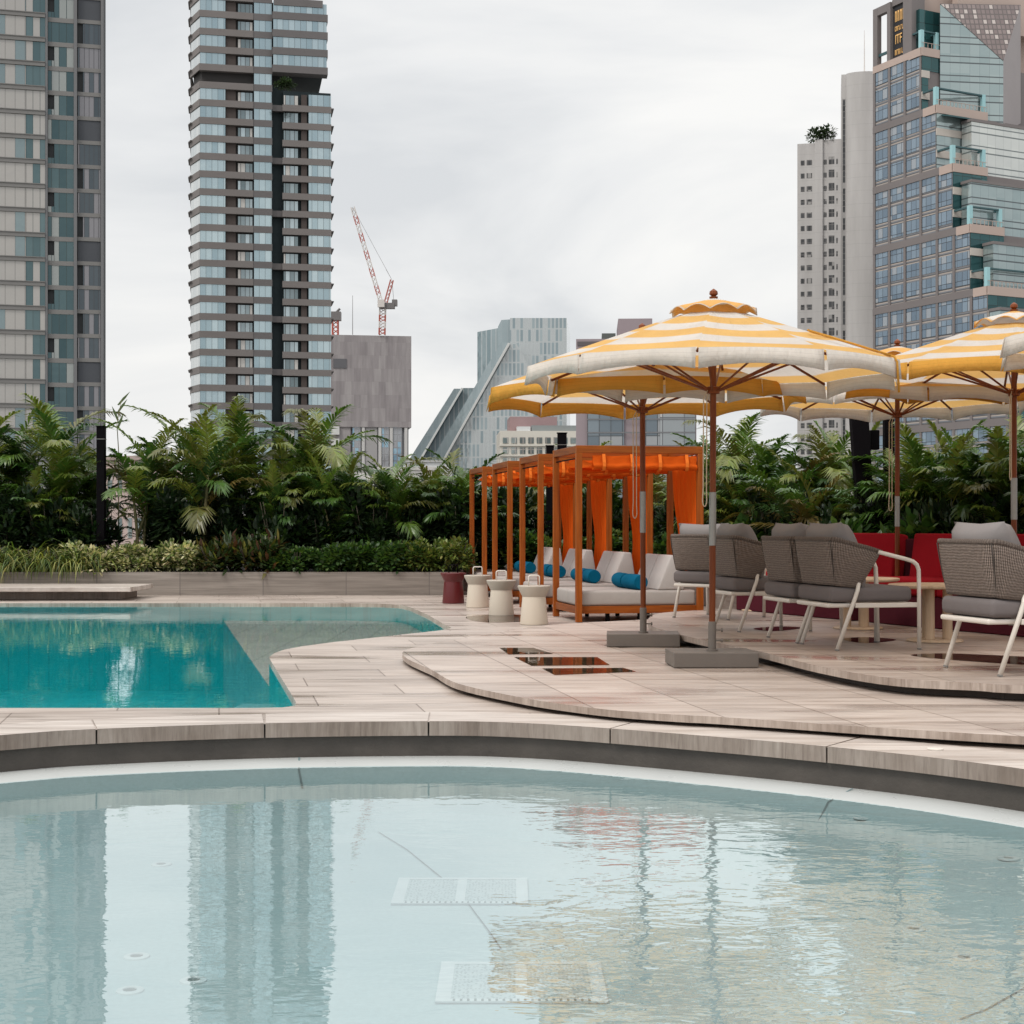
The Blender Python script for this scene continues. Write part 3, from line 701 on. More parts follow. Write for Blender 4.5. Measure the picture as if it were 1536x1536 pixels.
def make_cabana(label):
    t = thing('cabana', label, 'cabana', (0, 0, 0), 0, 'wooden cabanas with orange canvas beside the pool')
    for x in (0, CL):
        for y in (0, CW):
            MB().box(x - .036, x + .036, y - .036, y + .036, .003, CH - .088).build('post', M['teak'], t, bevel=.003, segs=1)
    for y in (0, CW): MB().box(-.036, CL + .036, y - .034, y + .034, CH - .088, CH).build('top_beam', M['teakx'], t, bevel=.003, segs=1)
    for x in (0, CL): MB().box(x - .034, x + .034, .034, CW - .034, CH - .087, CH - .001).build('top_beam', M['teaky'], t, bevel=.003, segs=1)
    # canvas roof hanging in shallow waves under the beams
    rf = MB(); nx, ny = 24, 8
    P = lambda i, j: (.06 + (CL - .12) * i / nx, .05 + (CW - .1) * j / ny, CH - .17 - .05 * abs(math.sin(math.pi * 4 * i / nx)) - .015 * math.sin(j * 1.3))
    for i in range(nx):
        for j in range(ny): rf.face([P(i, j), P(i + 1, j), P(i + 1, j + 1), P(i, j + 1)])
    rf.build('roof_canvas', M['orange'], t, smooth='all', merge=True)
    # rolled blinds with straps along the long sides and the foot end
    def blind(a, b):
        a, b = Vector((*a, 0)), Vector((*b, 0)); d = (b - a).normalized(); nrm = Vector((-d.y, d.x, 0)); L = (b - a).length; mb = MB(); K = 26
        prof = [(-.016, -.118), (-.026, -.15), (-.012, -.205), (-.045, -.222), (-.058, -.25), (-.04, -.28), (0, -.288), (.04, -.275), (.05, -.245), (.024, -.215), (.014, -.19), (.01, -.118)]
        for k in range(K):
            for q in range(len(prof) - 1):
                def pt(kk, qq):
                    o_, z = prof[qq]; wv = .006 * math.sin(kk * 1.9 + qq) + .004 * math.sin(kk * .7)
                    return a + d * (L * kk / K) + nrm * (o_ + wv) + Vector((0, 0, CH + z + .006 * math.sin(kk * .9)))
                mb.face([pt(k, q), pt(k + 1, q), pt(k + 1, q + 1), pt(k, q + 1)])
        o = mb.build('rolled_blind', M['orange'], t, smooth='all', merge=True)
        for f in (.1, .37, .64, .9):
            sb = MB(); c = a + d * L * f
            pr_ = [(-.03, -.1), (-.064, -.2), (-.068, -.25), (-.05, -.285), (0, -.298), (.046, -.283), (.06, -.25), (.056, -.2), (.024, -.1)]
            for (o0, z0_), (o1, z1_) in zip(pr_[:-1], pr_[1:]):
                sb.face([c + d * -.02 + nrm * o0 + Vector((0, 0, CH + z0_)), c + d * .02 + nrm * o0 + Vector((0, 0, CH + z0_)), c + d * .02 + nrm * o1 + Vector((0, 0, CH + z1_)), c + d * -.02 + nrm * o1 + Vector((0, 0, CH + z1_))])
            sb.build('strap', M['orangestrap'], o, solid=.004, merge=True)
    blind((.17, .0), (CL - .05, .0)); blind((.17, CW), (CL - .05, CW))
    MB().tube([(-.0, .04, CH - .15), (-.0, CW - .04, CH - .15)], .008, 6).build('curtain_rod', M['black'], t)
    # curtains gathered at the head end
    cu = MB(); nx, nz = 40, 16
    def P(i, j):
        f = i / nx; z = j / nz; w_ = .98 - .30 * math.exp(-((z - .72) ** 2) / .09) ; y = .05 + f * w_
        return (CL + (.032 * math.sin(f * 2 * math.pi * 8 + .6 * math.sin(z * 4)) + .012 * math.sin(f * 31)), y, CH - .1 - z * (CH - .1 - .45))
    for i in range(nx):
        for j in range(nz): cu.face([P(i, j), P(i + 1, j), P(i + 1, j + 1), P(i, j + 1)])
    cu.build('curtain', M['orange'], t, smooth='all', merge=True)
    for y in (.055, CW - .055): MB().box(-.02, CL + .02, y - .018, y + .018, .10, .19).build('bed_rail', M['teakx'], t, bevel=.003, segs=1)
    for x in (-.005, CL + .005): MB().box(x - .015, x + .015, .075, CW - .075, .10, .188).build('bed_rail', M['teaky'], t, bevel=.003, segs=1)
    for x in (.38, .78, 1.18):
        for y in (.1, CW - .1): MB().box(x - .022, x + .022, y - .022, y + .022, .003, .10).build('bed_leg', M['black'], t)
    MB().box(.02, CL - .02, .075, CW - .075, .15, .185).build('bed_slats', M['teakx'], t)
    for i, (y0, y1) in enumerate(((.05, CW / 2 - .004), (CW / 2 + .004, CW - .05))):
        MB().box(-.005, CL - .03, y0, y1, .19, .375).build('mattress', M['mattress'], t, smooth=True, bevel=.035, segs=4)
        MB().xzprism([(CL - .52, .376), (CL - .17, .376), (CL - .235, .79), (CL - .345, .80)], y0 + .012, y1 - .012).build('backrest', M['wedge'], t, smooth=True, bevel=.022, segs=3)
    return t
cab_labels = ['orange curtained wooden cabana nearest the camera, behind the grey parasol base', 'second nearest wooden cabana of the row, next to the nearest one', 'third wooden cabana of the row, behind the second', 'farthest wooden cabana of the row, beside the planter wall']
cu_, sp = Vector((-.193, .981, 0)), 0
c0 = Vector((.797, 17.8, 0)); c0 = Vector(((868 - 768) / F0 * 17.8, 17.8, 0))
cab = None; cabs = []
for k in range(4):
    p = c0 + cu_ * (2.14 * k)
    if k == 0:
        cab = make_cabana(cab_labels[0]); cab.location = p; cab.rotation_euler.z = TILE_ROT
    else: dup(cab, p, TILE_ROT, cab_labels[k])
    cabs.append(p)
bol = None
for k, p in enumerate(cabs):
    for j, y in enumerate((.33, .89)):
        rz = TILE_ROT + random.uniform(-.08, .08); q = p + Vector((math.cos(TILE_ROT), math.sin(TILE_ROT), 0)) * (CL - .73) + cu_ * y; q.z = .376
        lab = 'blue round bolster on the ' + ('nearer' if j == 0 else 'farther') + ' side of the ' + ['nearest', 'second', 'third', 'farthest'][k] + ' cabana daybed'
        if bol is None:
            bol = thing('bolster', lab, 'bolster', q, rz, 'blue bolsters on the daybeds')
            MB().tube([(0, -.255 + .51 * i / 8, .093) for i in range(9)], [.086, .0925, .094, .0935, .093, .0935, .094, .0925, .086], 26).build('bolster_body', M['blue'], bol, smooth=True)
            for y_ in (-.256, .256): MB().tube([(0, y_ - .004, .093), (0, y_ + .004, .093)], .079, 24).build('end_panel', M['blue'], bol, smooth=True)
        else: dup(bol, q, rz, lab)

# ------------------------------------------------------------------ stools
def make_stool(label, body, top, handle):
    t = thing('stool', label, 'stool', (0, 0, 0), 0, 'round stools with carrying handles')
    MB().lathe([(.163, .004), (.165, .012), (.14, .29), (.137, .325)], 36).build('stool_body', body, t, smooth=True)
    MB().lathe([(.137, .326), (.19, .43), (.192, .448), (.186, .455), (.08, .455)], 36).build('stool_top', top, t, smooth=True)
    pts = [(-.065, 0, .44), (-.065, 0, .55)] + [(-.065 + .022 * (1 - math.cos(a)), 0, .55 + .022 * math.sin(a)) for a in (.5, 1.0, 1.57)] + [(.065 - .022 * (1 - math.cos(a)), 0, .55 + .022 * math.sin(a)) for a in (1.57, 1.0, .5)] + [(.065, 0, .55), (.065, 0, .44)]
    MB().tube(pts, .0085, 10).build('handle', handle, t, smooth='all')
    return t
st = make_stool('cream stool with loop handle, nearest of the three cream ones', M['stoolcream'], M['stooltop'], M['whitemetal']); st.location = A(801, 936, 17.45).xy.to_3d(); st.rotation_euler.z = .25
for (x, y), lab in zip(((752, 925), (716.5, 913)), ('cream stool with loop handle, middle one of the three cream stools', 'cream stool with loop handle, standing beside the dark red stool')):
    q = G(x, y - 2, 0); dup(st, (q.x, q.y, 0), random.uniform(-.2, .3), lab)
rs_ = make_stool('dark red stool with black loop handle beside the planter wall', M['stoolred'], M['stoolred'], M['black']); q = G(680, 905, 0); rs_.location = (q.x, q.y, 0); rs_.rotation_euler.z = .1

# ------------------------------------------------------------------ rope armchairs
def make_chair(label):
    t = thing('armchair', label, 'armchair', (0, 0, 0), 0, 'rope armchairs with grey cushions')
    # wrapped back: plan path from one arm round the back to the other
    path = []
    half = [(.11, .375), (-.02, .374), (-.14, .37), (-.24, .365), (-.325, .355), (-.365, .335), (-.385, .29), (-.388, .20), (-.389, .1), (-.389, 0)]
    half = [(x * .87, y * .97) for x, y in half]
    path = half + [(x, -y) for x, y in reversed(half[:-1])]
    mb = MB(); NV = 8; ln = 0; n_ = len(path)
    def P(i, v):
        x, y = path[i]; side = min(i, n_ - 1 - i)
        f = min(1, side / 4)                                 # 0 at the arm end, 1 at the back
        zt_ = .765 + (.868 - .765) * (f ** .8); zb = .505 - .02 * (1 - f)
        xb = x * .9 + .03; yb = y * .88
        if side == 0: xb = -.075
        if side == 1: xb = -.125
        if side == 2: xb = -.18
        if side == 3: xb = -.225
        if side == 4: xb = -.275
        bul = .012 * math.sin(math.pi * v)
        return Vector((xb + (x - xb) * v - bul * (1 if side > 5 else 0), yb + (y - yb) * v + bul * (0 if side > 5 else (1 if y > 0 else -1)), zb + (zt_ - zb) * v))
    for i in range(n_ - 1):
        d = math.dist(path[i], path[i + 1])
        for j in range(NV):
            mb.face([P(i, j / NV), P(i + 1, j / NV), P(i + 1, (j + 1) / NV), P(i, (j + 1) / NV)], [(ln, j / NV * .37), (ln + d, j / NV * .37), (ln + d, (j + 1) / NV * .37), (ln, (j + 1) / NV * .37)])
        ln += d
    mb.build('woven_back', M['wicker'], t, smooth='all', merge=True, solid=.03, sub=1)
    for i in (5, n_ - 6):
        MB().tube([P(i, v) + Vector((-.014, .012 if P(i, v).y > 0 else -.012, 0)) for v in (.02, .35, .7, .98)], .0045, 6).build('corner_cord', M['wickerdark'], t, smooth='all')
    MB().tube([P(i, 1) + Vector((0, 0, .004)) for i in range(n_)], .019, 8).build('top_rail', M['wicker'], t, smooth='all')
    for s in (1, -1):
        MB().tube([(.06, s * .374, .772), (.30, s * .372, .715), (.36, s * .37, .697), (.395, s * .368, .67), (.412, s * .366, .63), (.418, s * .362, .5), (.425, s * .352, .012)], .0165, 10).build('front_leg', M['whitemetal'], t, smooth='all')
        MB().tube([(-.085, s * .335, .53), (-.10, s * .345, .47), (-.125, s * .345, .40), (-.265, s * .335, .012)], .0165, 10).build('rear_leg', M['whitemetal'], t, smooth='all')
        MB().box(-.12, .41, s * .345 - .012, s * .345 + .012, .335, .372).build('side_rail', M['whitemetal'], t, bevel=.004, segs=1)
        MB().tube([(.425, s * .352, .003), (.425, s * .352, .013)], .0185, 8).build('foot', M['rubber'], t); MB().tube([(-.266, s * .335, .003), (-.265, s * .335, .013)], .0185, 8).build('foot', M['rubber'], t)
    MB().box(-.33, -.10, -.30, .30, .335, .37).build('rear_rail', M['whitemetal'], t, bevel=.012, segs=2)
    MB().box(.385, .405, -.33, .33, .336, .37).build('front_rail', M['whitemetal'], t, bevel=.004, segs=1)
    MB().box(-.315, .385, -.325, .325, .378, .498).build('seat_cushion', M['cushion'], t, smooth=True, bevel=.038, segs=4)
    p = pillow(.62, .56, .27, 16, 12, .42, 3).build('back_cushion', M['backcushion'], t, smooth='all', merge=True, fix=True)
    p.matrix_local = Matrix.Translation((-.125, 0, .74)) @ Matrix.Rotation(R(-19), 4, 'Y') @ Matrix.Rotation(R(90), 4, 'Z')
    return t
ch = make_chair('rope armchair with white legs in the middle, in front of another'); ch.location = (2.72, 12.03, ZU); ch.rotation_euler.z = R(13)
for (x, y, rz), lab in zip(((2.56, 12.75, R(11)), (3.33, 10.04, R(14)), (2.27, 14.06, R(12)), (2.15, 15.86, R(50))),
        ('rope armchair half hidden behind the middle armchair', 'rope armchair nearest the camera, cut by the right edge of the photo', 'rope armchair turned to the right, just behind the nearest parasol pole', 'rope armchair farthest back at the left, beside the nearest cabana')):
    dup(ch, (x, y, ZU), rz, lab)

# ------------------------------------------------------------------ round tables
tb = None
for (px, py), lab in zip(((1402, 966), (1287, 947), (1143, 920)), ('round pale wooden table at the right, in front of the nearest armchairs', 'round pale wooden table behind the middle armchair', 'round pale wooden table farthest back, between the left armchairs')):
    q = G(px, py - 4, ZU)
    if tb is None:
        tb = thing('round_table', lab, 'table', (q.x, q.y, ZU), .2, 'round pale wooden tables')
        MB().lathe([(.36, .452), (.385, .462), (.385, .478), (.375, .484)], 40).build('tabletop', M['tablewood'], tb, smooth=True)
        for a in (R(100), R(220), R(340)): MB().lathe([(.042, .024), (.040, .45)], 20, (math.cos(a) * .105, math.sin(a) * .105, 0)).build('leg', M['tablewood'], tb, smooth=True)
        MB().lathe([(.235, .004), (.235, .012), (.22, .02), (.20, .023)], 40).build('foot_plate', M['tablewood'], tb, smooth=True)
    else: dup(tb, (q.x, q.y, ZU), .2 + px, lab)

# ------------------------------------------------------------------ red sofas: the row runs away from the camera
sdir = Vector((1.72, -3.9)).normalized(); sang = math.atan2(sdir.y, sdir.x)
def make_sofa(L, lab, loc, n_):
    t = thing('sofa', lab, 'sofa', loc, sang, 'red sofas along the hedge')   # local x along the row towards the camera, y to the hedge
    MB().box(0, L, .03, .86, .004, .30).build('sofa_base', M['maroon'], t, bevel=.01, segs=2)
    MB().box(0, L, .72, .88, .301, .84).build('back_panel', M['maroon'], t, bevel=.01, segs=2)
    for k in range(n_):
        a, b = L * k / n_, L * (k + 1) / n_
        MB().box(a + .006, b - .006, 0, .69, .302, .465).build('seat_cushion', M['red'], t, smooth=True, bevel=.03, segs=3)
        bc = MB()
        for x0, x1 in ((a + .008, b - .008),):
            bc.box(x0, x1, 0, .17, 0, .47)
        o = bc.build('back_cushion', M['red'], t, smooth=True, bevel=.028, segs=3)
        o.location = (0, .53, .44); o.rotation_euler = (R(-9), 0, 0)
    return t
s0 = Vector((2.57, 17.3))
p0 = s0
make_sofa(2.19, 'red sofa with maroon base at the far end, left of the parasol pole', (p0.x, p0.y, ZU), 2)
p1 = s0 + sdir * 2.45
make_sofa(3.2, 'long red sofa with maroon base at the right, reaching out of the photo', (p1.x, p1.y, ZU), 3)

# ------------------------------------------------------------------ pool fittings
gr = None
def make_grate(lab, p):
    t = thing('drain_grate', lab, 'drain grate', p, 0, 'white drain grates on the wading pool floor')
    f = MB(); W, D = .285, .225
    f.box(-W, W, -D, -D + .03, .002, .009).box(-W, W, D - .03, D, .002, .009).box(-W, -W + .05, -D + .03, D - .03, .002, .0085).box(W - .05, W, -D + .03, D - .03, .002, .0085).box(-.02, .02, -D + .03, D - .03, .002, .0085)
    f.build('grate_frame', plain('white_plastic', (.52, .62, .63), .5), t)
    s = N('perforated_plastic')
    v = s.n('ShaderNodeTexVoronoi'); v.inputs['Scale'].default_value = 70; v.inputs['Randomness'].default_value = .55; s.l(s.coord('Object'), v.inputs['Vector'])
    c = s.mix(s.math('LESS_THAN', v.outputs['Distance'], .34), (.42, .53, .54), (.24, .34, .35))
    pm_ = s.done(s.principled(c, .6))
    MB().box(-W + .05, -.02, -D + .03, D - .03, .002, .007).box(.02, W - .05, -D + .03, D - .03, .002, .007).build('perforated_plate', pm_, t)
    b = MB()
    for k in range(20):
        x = -W + .05 + (2 * W - .1) * (k + .5) / 20
        b.box(x - .004, x + .004, -D + .004, -D + .026, .0092, .0098)
    b.build('front_slot', plain('slot_grey', (.16, .24, .245), .8), t)
    return t
g1 = make_grate('white rectangular grate under the water, the one nearer the camera', G(782, 1466, ZF + .02)); g1.location.z = ZF
g2 = G(692, 1331, ZF + .02); dup(g1, (g2.x, g2.y, ZF), 0, 'white rectangular grate under the water, the one farther from the camera')
jet = None
sp_ = [(1446, 1436, 'white round inlet fitting at the right, nearer of a pair'), (1370, 1393, 'white round inlet fitting at the right, farther of a pair'), (1513, 1287, 'dark centred round inlet fitting beside the right pool rim'),
       (1294, 1226, 'small round inlet fitting close under the rim, right one of two'), (1192, 1210, 'small round inlet fitting close under the rim, left one of two'), (885, 1325, 'round inlet fitting under the parasol reflection'),
       (205, 1434, 'round inlet fitting in the white reflection at the left, farther of two'), (195, 1485, 'round inlet fitting in the white reflection at the left, nearer of two'), (242, 1296, 'round inlet fitting at the left, farthest from the camera'), (290, 1470, 'round inlet fitting within the striped tower reflection')]
def floor_at(p):
    d = min(math.hypot(p.x - q[0], p.y - q[1]) for q in front)
    for (d0, z0), (d1, z1) in (((0, -.205), (.42, -.31)), ((.42, -.31), (.95, -.345)), ((.95, -.345), (1.12, ZF))):
        if d <= d1: return z0 + (z1 - z0) * max(0, d - d0) / (d1 - d0)
    return ZF
for px, py, lab in sp_:
    z = ZF
    for _ in range(8): z = min(-.275, floor_at(G(px, py, z)))
    p = G(px, py, z + .004)
    if jet is None:
        jet = thing('inlet_fitting', lab, 'pool inlet', (p.x, p.y, z), 0, 'round fittings on the wading pool floor')
        ringm = plain('white_fitting', (.48, .58, .585), .5)
        MB().lathe([(.048, .0), (.046, .005), (.036, .007), (.024, .0065), (.0225, .003)], 24, cap=False).build('inlet_ring', ringm, jet, smooth=True)
        MB().lathe([(.0222, .0015), (.0222, .0035)], 16).build('inlet_hole', plain('grey_hole', (.16, .22, .22), .7), jet)
    else: dup(jet, (p.x, p.y, z), 0, lab)
d_ = G(1403, 1126, 0); tag(MB().lathe([(.04, .006), (.04, .012), (.03, .014)], 20, (d_.x, d_.y, 0)).build('deck_cap', M['whitemetal'], smooth=True), 'small pale round cap set in the pool coping at the right', 'cap')

# ------------------------------------------------------------------ black posts, boards
def post(px, py, Y, w_, lab, z0, name='black_post', cat='post'):
    p = A(px, py, Y); t = thing(name, lab, cat, (p.x, p.y, z0))
    h = p.z - z0
    MB().box(-w_ / 2, w_ / 2, -w_ / 2, w_ / 2, .002, h).build('shaft', M['black'], t, bevel=.006)
    MB().box(-w_ / 2 - .012, w_ / 2 + .012, -w_ / 2 - .012, w_ / 2 + .012, h, h + .012).build('cap', M['black'], t)
    MB().box(-w_ / 2 - .005, w_ / 2 + .005, -w_ / 2 - .005, w_ / 2 + .005, h - .22, h - .21).build('clip', M['steel'], t)
    return t
post(152, 640, 25.6, .135, 'tall square black post among the palms at the left', .34)
post(843, 650, 27.6, .17, 'thick black post showing above the cabana roofs, the taller of two', .34)
post(825, 669, 27.2, .14, 'short black post showing above the cabana roofs', .34)
def slanted(lab, x0, x1, x2, x3, y0, y1, Y, th, name):
    a, b, c, d = A(x0, y0, Y), A(x1, y0, Y), A(x2, y1, Y), A(x3, y1, Y)
    t = thing(name, lab, 'post', (c.x, Y, c.z))
    L = lambda p: (p.x - c.x, p.z - c.z)
    MB().xzprism([L(c), L(d), L(b), L(a)], -th / 2, th / 2).build('column', M['black'], t, bevel=.005)
    return t
s1 = slanted('wide black leaning post behind the red sofas', 1271, 1297, 1287, 1311, 560, 800, 18.2, .16, 'leaning_post')
s2 = slanted('narrow black upright post right of the leaning one', 1325, 1340, 1327, 1341, 560, 820, 18.6, .12, 'upright_post')
p = A(1311, 660, 18.35); t = thing('speaker_box', 'small black box mounted between the two black posts', 'speaker', (p.x, p.y, p.z))
MB().box(-.055, .055, -.06, .06, -.12, .12).build('cabinet', M['black'], t, bevel=.01); MB().tube([(-.115, .02, -.03), (-.05, .02, -.03)], .016, 8).build('bracket', M['black'], t)

# ------------------------------------------------------------------ buildings round the terrace (the city ground lies 30 m below)
ZG = -30.0
class Frame:
    """a facade's own axes: u along the wall, dep into the building, z above the city ground"""
    def __init__(s, px, Y, ang): s.o = Vector(((px - CX) / F0 * Y, Y)); s.a = ang; s.d = Vector((math.cos(ang), math.sin(ang))); s.m = Vector((-math.sin(ang), math.cos(ang)))
    def u(s, px, dep=0):
        k = (px - CX) / F0; q = s.o + s.m * dep
        return (k * q.y - q.x) / (s.d.x - k * s.d.y)
    def dep(s, px, u):
        k = (px - CX) / F0; q = s.o + s.d * u
        return (k * q.y - q.x) / (s.m.x - k * s.m.y)
    def z(s, py, u, dep=0): return CZ - ZG + (HY - py) / F0 * (s.o.y + s.d.y * u + s.m.y * dep)
    def root(s, name, label, cat='building', group=None): return thing(name, label, cat, (s.o.x, s.o.y, ZG), s.a, group)
class Parts:
    """hands out the pieces of one facade: the first 100 of a name as parts, the rest as one stuff part"""
    def __init__(s, root, cap=100): s.r = root; s.n = {}; s.rest = {}; s.cap = cap
    def add(s, name, mat, boxes):
        k = s.n.get(name, 0)
        if k < s.cap:
            mb = MB()
            for b in boxes: mb.box(*b)
            mb.build(name, mat, s.r); s.n[name] = k + 1
        else:
            e = s.rest.setdefault(name, (MB(), [])); i = e[1].index(mat) if mat in e[1] else (e[1].append(mat) or len(e[1]) - 1)
            for b in boxes: e[0].box(*b, mi=i)
    def close(s):
        for nme, (mb, mats) in s.rest.items(): o = mb.build(nme, mats, s.r); o['kind'] = 'stuff'

conc = lambda n, c, v=.1, sc_=.15, r=.75: plain(n, c, r, var=v, scale=sc_)
# --- glass tower at the far left
f = Frame(155, 200, R(14)); rt = f.root('glass_tower', 'tall glass apartment tower cut by the left edge of the photo'); P_ = Parts(rt)
off_ = -((f.z(631, f.u(70)) - 1.6) % 3.24)
gA = facade_glass('beige_reflection_glass', (.12, .17, .185), (.22, .28, .29), (1.25, 3.24), .6, .07, (.12, .115, .11), (.36, .345, .325), .72, .028, True, off_)  # beige panes paint in the reflection of a bright building opposite
gA2 = facade_glass('teal_reflection_glass', (.055, .10, .11), (.12, .18, .19), (.9, 3.24), .6, .06, (.05, .07, .07), (.36, .345, .325), .3, .03, True, off_)  # teal strip paints in the darker reflections beside the beige panes
gB = facade_glass('green_glass', (.03, .065, .075), (.08, .13, .14), (.95, 3.24), .65, .06, (.05, .07, .07), (.27, .29, .28), .22, .04, True, off_)
gC = facade_glass('curtained_window_glass', (.03, .045, .055), (.08, .10, .115), (.62, 3.24), .45, .1, (.05, .05, .055), (.20, .195, .21), .45, .035, True, off_)
slab = conc('grey_tower_slab', (.17, .165, .16)); dark = conc('dark_recess', (.025, .028, .03)); wall_g = conc('grey_tower_wall', (.14, .14, .145)); lou = conc('louver_grey', (.055, .06, .07))
u1, u2, u3 = f.u(113), f.u(70), -26.0; uA = u2 - 2.6
top = f.z(-330, 0)
MB().box(u3, u2 - .02, .35, 14, 0, top).box(u2 - .02, u1, .75, 14, 0, top).box(u1, 0, 1.15, 14, 0, top).build('wall', dark, rt)
MB().box(u1 - .22, u1 + .2, .3, 1.14, 0, top).box(u2 - .18, u2 + .12, -.02, .34, 0, top).box(-.35, .02, .5, 1.2, 0, top).build('corner_pier', wall_g, rt)
fl_ = 3.24 ; base = f.z(631, u2)
k = 0
for i in range(-6, 28):
    zb = base + i * fl_ - 1.6
    if zb < 0: continue
    MB().box(u3, u2 - .2, -.12, .34, zb, zb + .62).box(u3, u2 - .2, -.2, -.121, zb + .52, zb + .62).box(u2 + .14, u1 - .23, .42, .74, zb - .35, zb + .25).box(u1 + .21, -.36, .80, 1.14, zb - .1, zb + .42).build('floor_slab', slab, rt) if zb < top - 4 else None
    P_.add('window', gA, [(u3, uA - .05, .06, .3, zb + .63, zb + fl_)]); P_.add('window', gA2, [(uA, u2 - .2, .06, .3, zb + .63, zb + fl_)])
    a = u2 + .95 if i % 2 else u2 + .15
    P_.add('window', gB, [(a, u1 - .24, .5, .7, zb + .26, zb + fl_ - .36)])
    if i % 2: P_.add('balcony_railing', gB, [(u2 + .15, u2 + .9, .45, .5, zb + .26, zb + 1.0)])
    if i % 5 == 2: P_.add('louver_panel', lou, [(u1 + .3, -.4, .9, 1.1, zb + .43, zb + fl_ - .12)])
    elif i % 2: P_.add('window', gC, [(u1 + .3, -.4, .9, 1.1, zb + .43, zb + fl_ - .12)])
    else: P_.add('window', gC, [(u1 + .95, -.4, .9, 1.1, zb + .43, zb + fl_ - .12)])
P_.close()

# --- striped tower
ang = R(11); f = Frame(300, 268, ang); rt = f.root('striped_tower', 'tall dark tower with brown and pale blue floor stripes'); P_ = Parts(rt)
off_ = -((f.z(640, 0) + 1.0) % 3.2)
gl = facade_glass('pale_blue_glass', (.30, .40, .44), (.47, .57, .60), (1.05, 3.2), .72, .07, (.16, .19, .20), None, .5, .04, True, off_)
gd = facade_glass('balcony_door_glass', (.10, .14, .15), (.44, .52, .55), (.8, 3.2), .6, .08, (.05, .05, .05), (.5, .48, .45), .15, .05, True, off_)
brown = conc('brown_spandrel', (.165, .148, .142), .14, .2); brown2 = conc('grey_brown_spandrel', (.125, .115, .115), .14, .2); drk = conc('dark_balcony', (.028, .025, .024)); lat = conc('brown_lattice', (.06, .045, .04))
glw = facade_glass('white_side_glass', (.52, .56, .57), (.62, .65, .65), (1.3, 3.2), .5, .1, (.3, .32, .33), None, .5, .04, True, off_)
tl = conc('deep_teal_recess', (.010, .022, .026), .2)
U = [f.u(x) for x in (300, 338, 352, 382, 408, 425, 430, 447, 463, 497)]
fl_ = 3.2; zb0 = f.z(640, 0)
zt1 = f.z(125, U[4]); zt2 = f.z(-420, 0); zt3 = f.z(2, U[7])
SD = f.dep(283, 0)
SD = 7.6
MB().box(.3, U[4], .9, 16, 0, zt2).prism([(.3, .9), (.3, 15.9), (-1.2, 15.9), (-1.2, 5.3)], 0, zt2).build('wall', drk, rt)
MB().box(U[4] + .01, U[6] - .6, 1.9, 16, 0, zt1).box(U[6] - .6, U[9] - .05, .9, 16, 0, zt1 - 1).box(U[4] + .01, U[9] - 1.3, 1.6, 16, zt1 + 3, zt3).build('wall', tl, rt)
for i in range(-9, 44):
    z = zb0 + i * fl_
    if z < 0: continue
    upper = z > f.z(136, 0)
    sky_garden = abs(z + 1.2 - f.z(119, 0)) < 1.6
    bs = MB().box(-.12, U[4] - 3.35, -.14, .89, z, z + 1.2)
    bs.prism([(-.121, -.14), (-.121, .3), (-1.6, 5.3), (-1.2, 15.9), (-1.85, 15.9), (-1.86, 5.1)], z, z + 1.2)
    bs.prism([(-1.5, 3.6), (-1.88, 5.2), (-1.86, 9), (-2.15, 9), (-2.2, 5.0), (-1.75, 3.4)], z + .9, z + 1.05)
    bs.build('floor_band', brown, rt)
    MB().box(U[4] - 3.34, U[4] + .05, -.05, .89, z, z + 1.2).build('floor_band', brown2, rt)
    if i % 3 == 0 and not upper: MB().box(U[4] + .06, U[5] + .5, .9, 1.89, z, z + 1.1).build('floor_band', brown2, rt)
    if not upper:
        MB().box(U[6] - .75, U[9], -.10, .89, z - .15, z + 1.0).box(U[9], U[9] + .5, .4, 6, z + .75, z + .9).build('floor_band', brown, rt)
        zz0, zz1 = z + 1.0, z + fl_ - .151
        P_.add('window', gl, [(U[8], U[9] - .06, .02, .6, zz0, zz1)])
        P_.add('window', gd, [(U[6] - .5, U[7], .35, .85, zz0, zz1 - .25)])
        P_.add('lattice_screen', lat, [(U[7] + .6, U[8] - .3, .3, .85, zz0, zz1)])
    elif z < zt3 - 3 and not sky_garden:
        MB().box(U[4] + .06, U[9] - .7, -.9, 1.59, z + .2, z + 1.5).build('floor_band', brown2, rt)
        P_.add('window', gl, [(U[4] + .2, U[9] - .9, -.75, 1.5, z + 1.5, z + fl_ + .199)])
    zz0, zz1 = z + 1.2, z + fl_
    P_.add('window', gl, [(U[4] - 3.2, U[4] - .05, .05, .7, zz0, zz1)])
    if sky_garden: continue
    P_.add('window', gl, [(0, U[1], .0, .7, zz0, zz1)])
    sw_ = MB(); sw_.prism([(-.02, .1), (.25, .9), (-1.25, 5.3), (-1.72, 5.1)], zz0, zz1); sw_.build('side_window', glw, rt)
    P_.add('window', gd, [(U[2] + .6, U[3] - .4, .45, .88, zz0, zz1 - .3)])
    P_.add('lattice_screen', lat, [(U[1] + .1, U[2] + .2, .35, .88, zz0, zz1)])
P_.close()
MB().box(U[4] + .3, U[9] - 1.6, -.9, 1.59, zt3 - 1.2, zt3 + .1).build('parapet', brown2, rt)

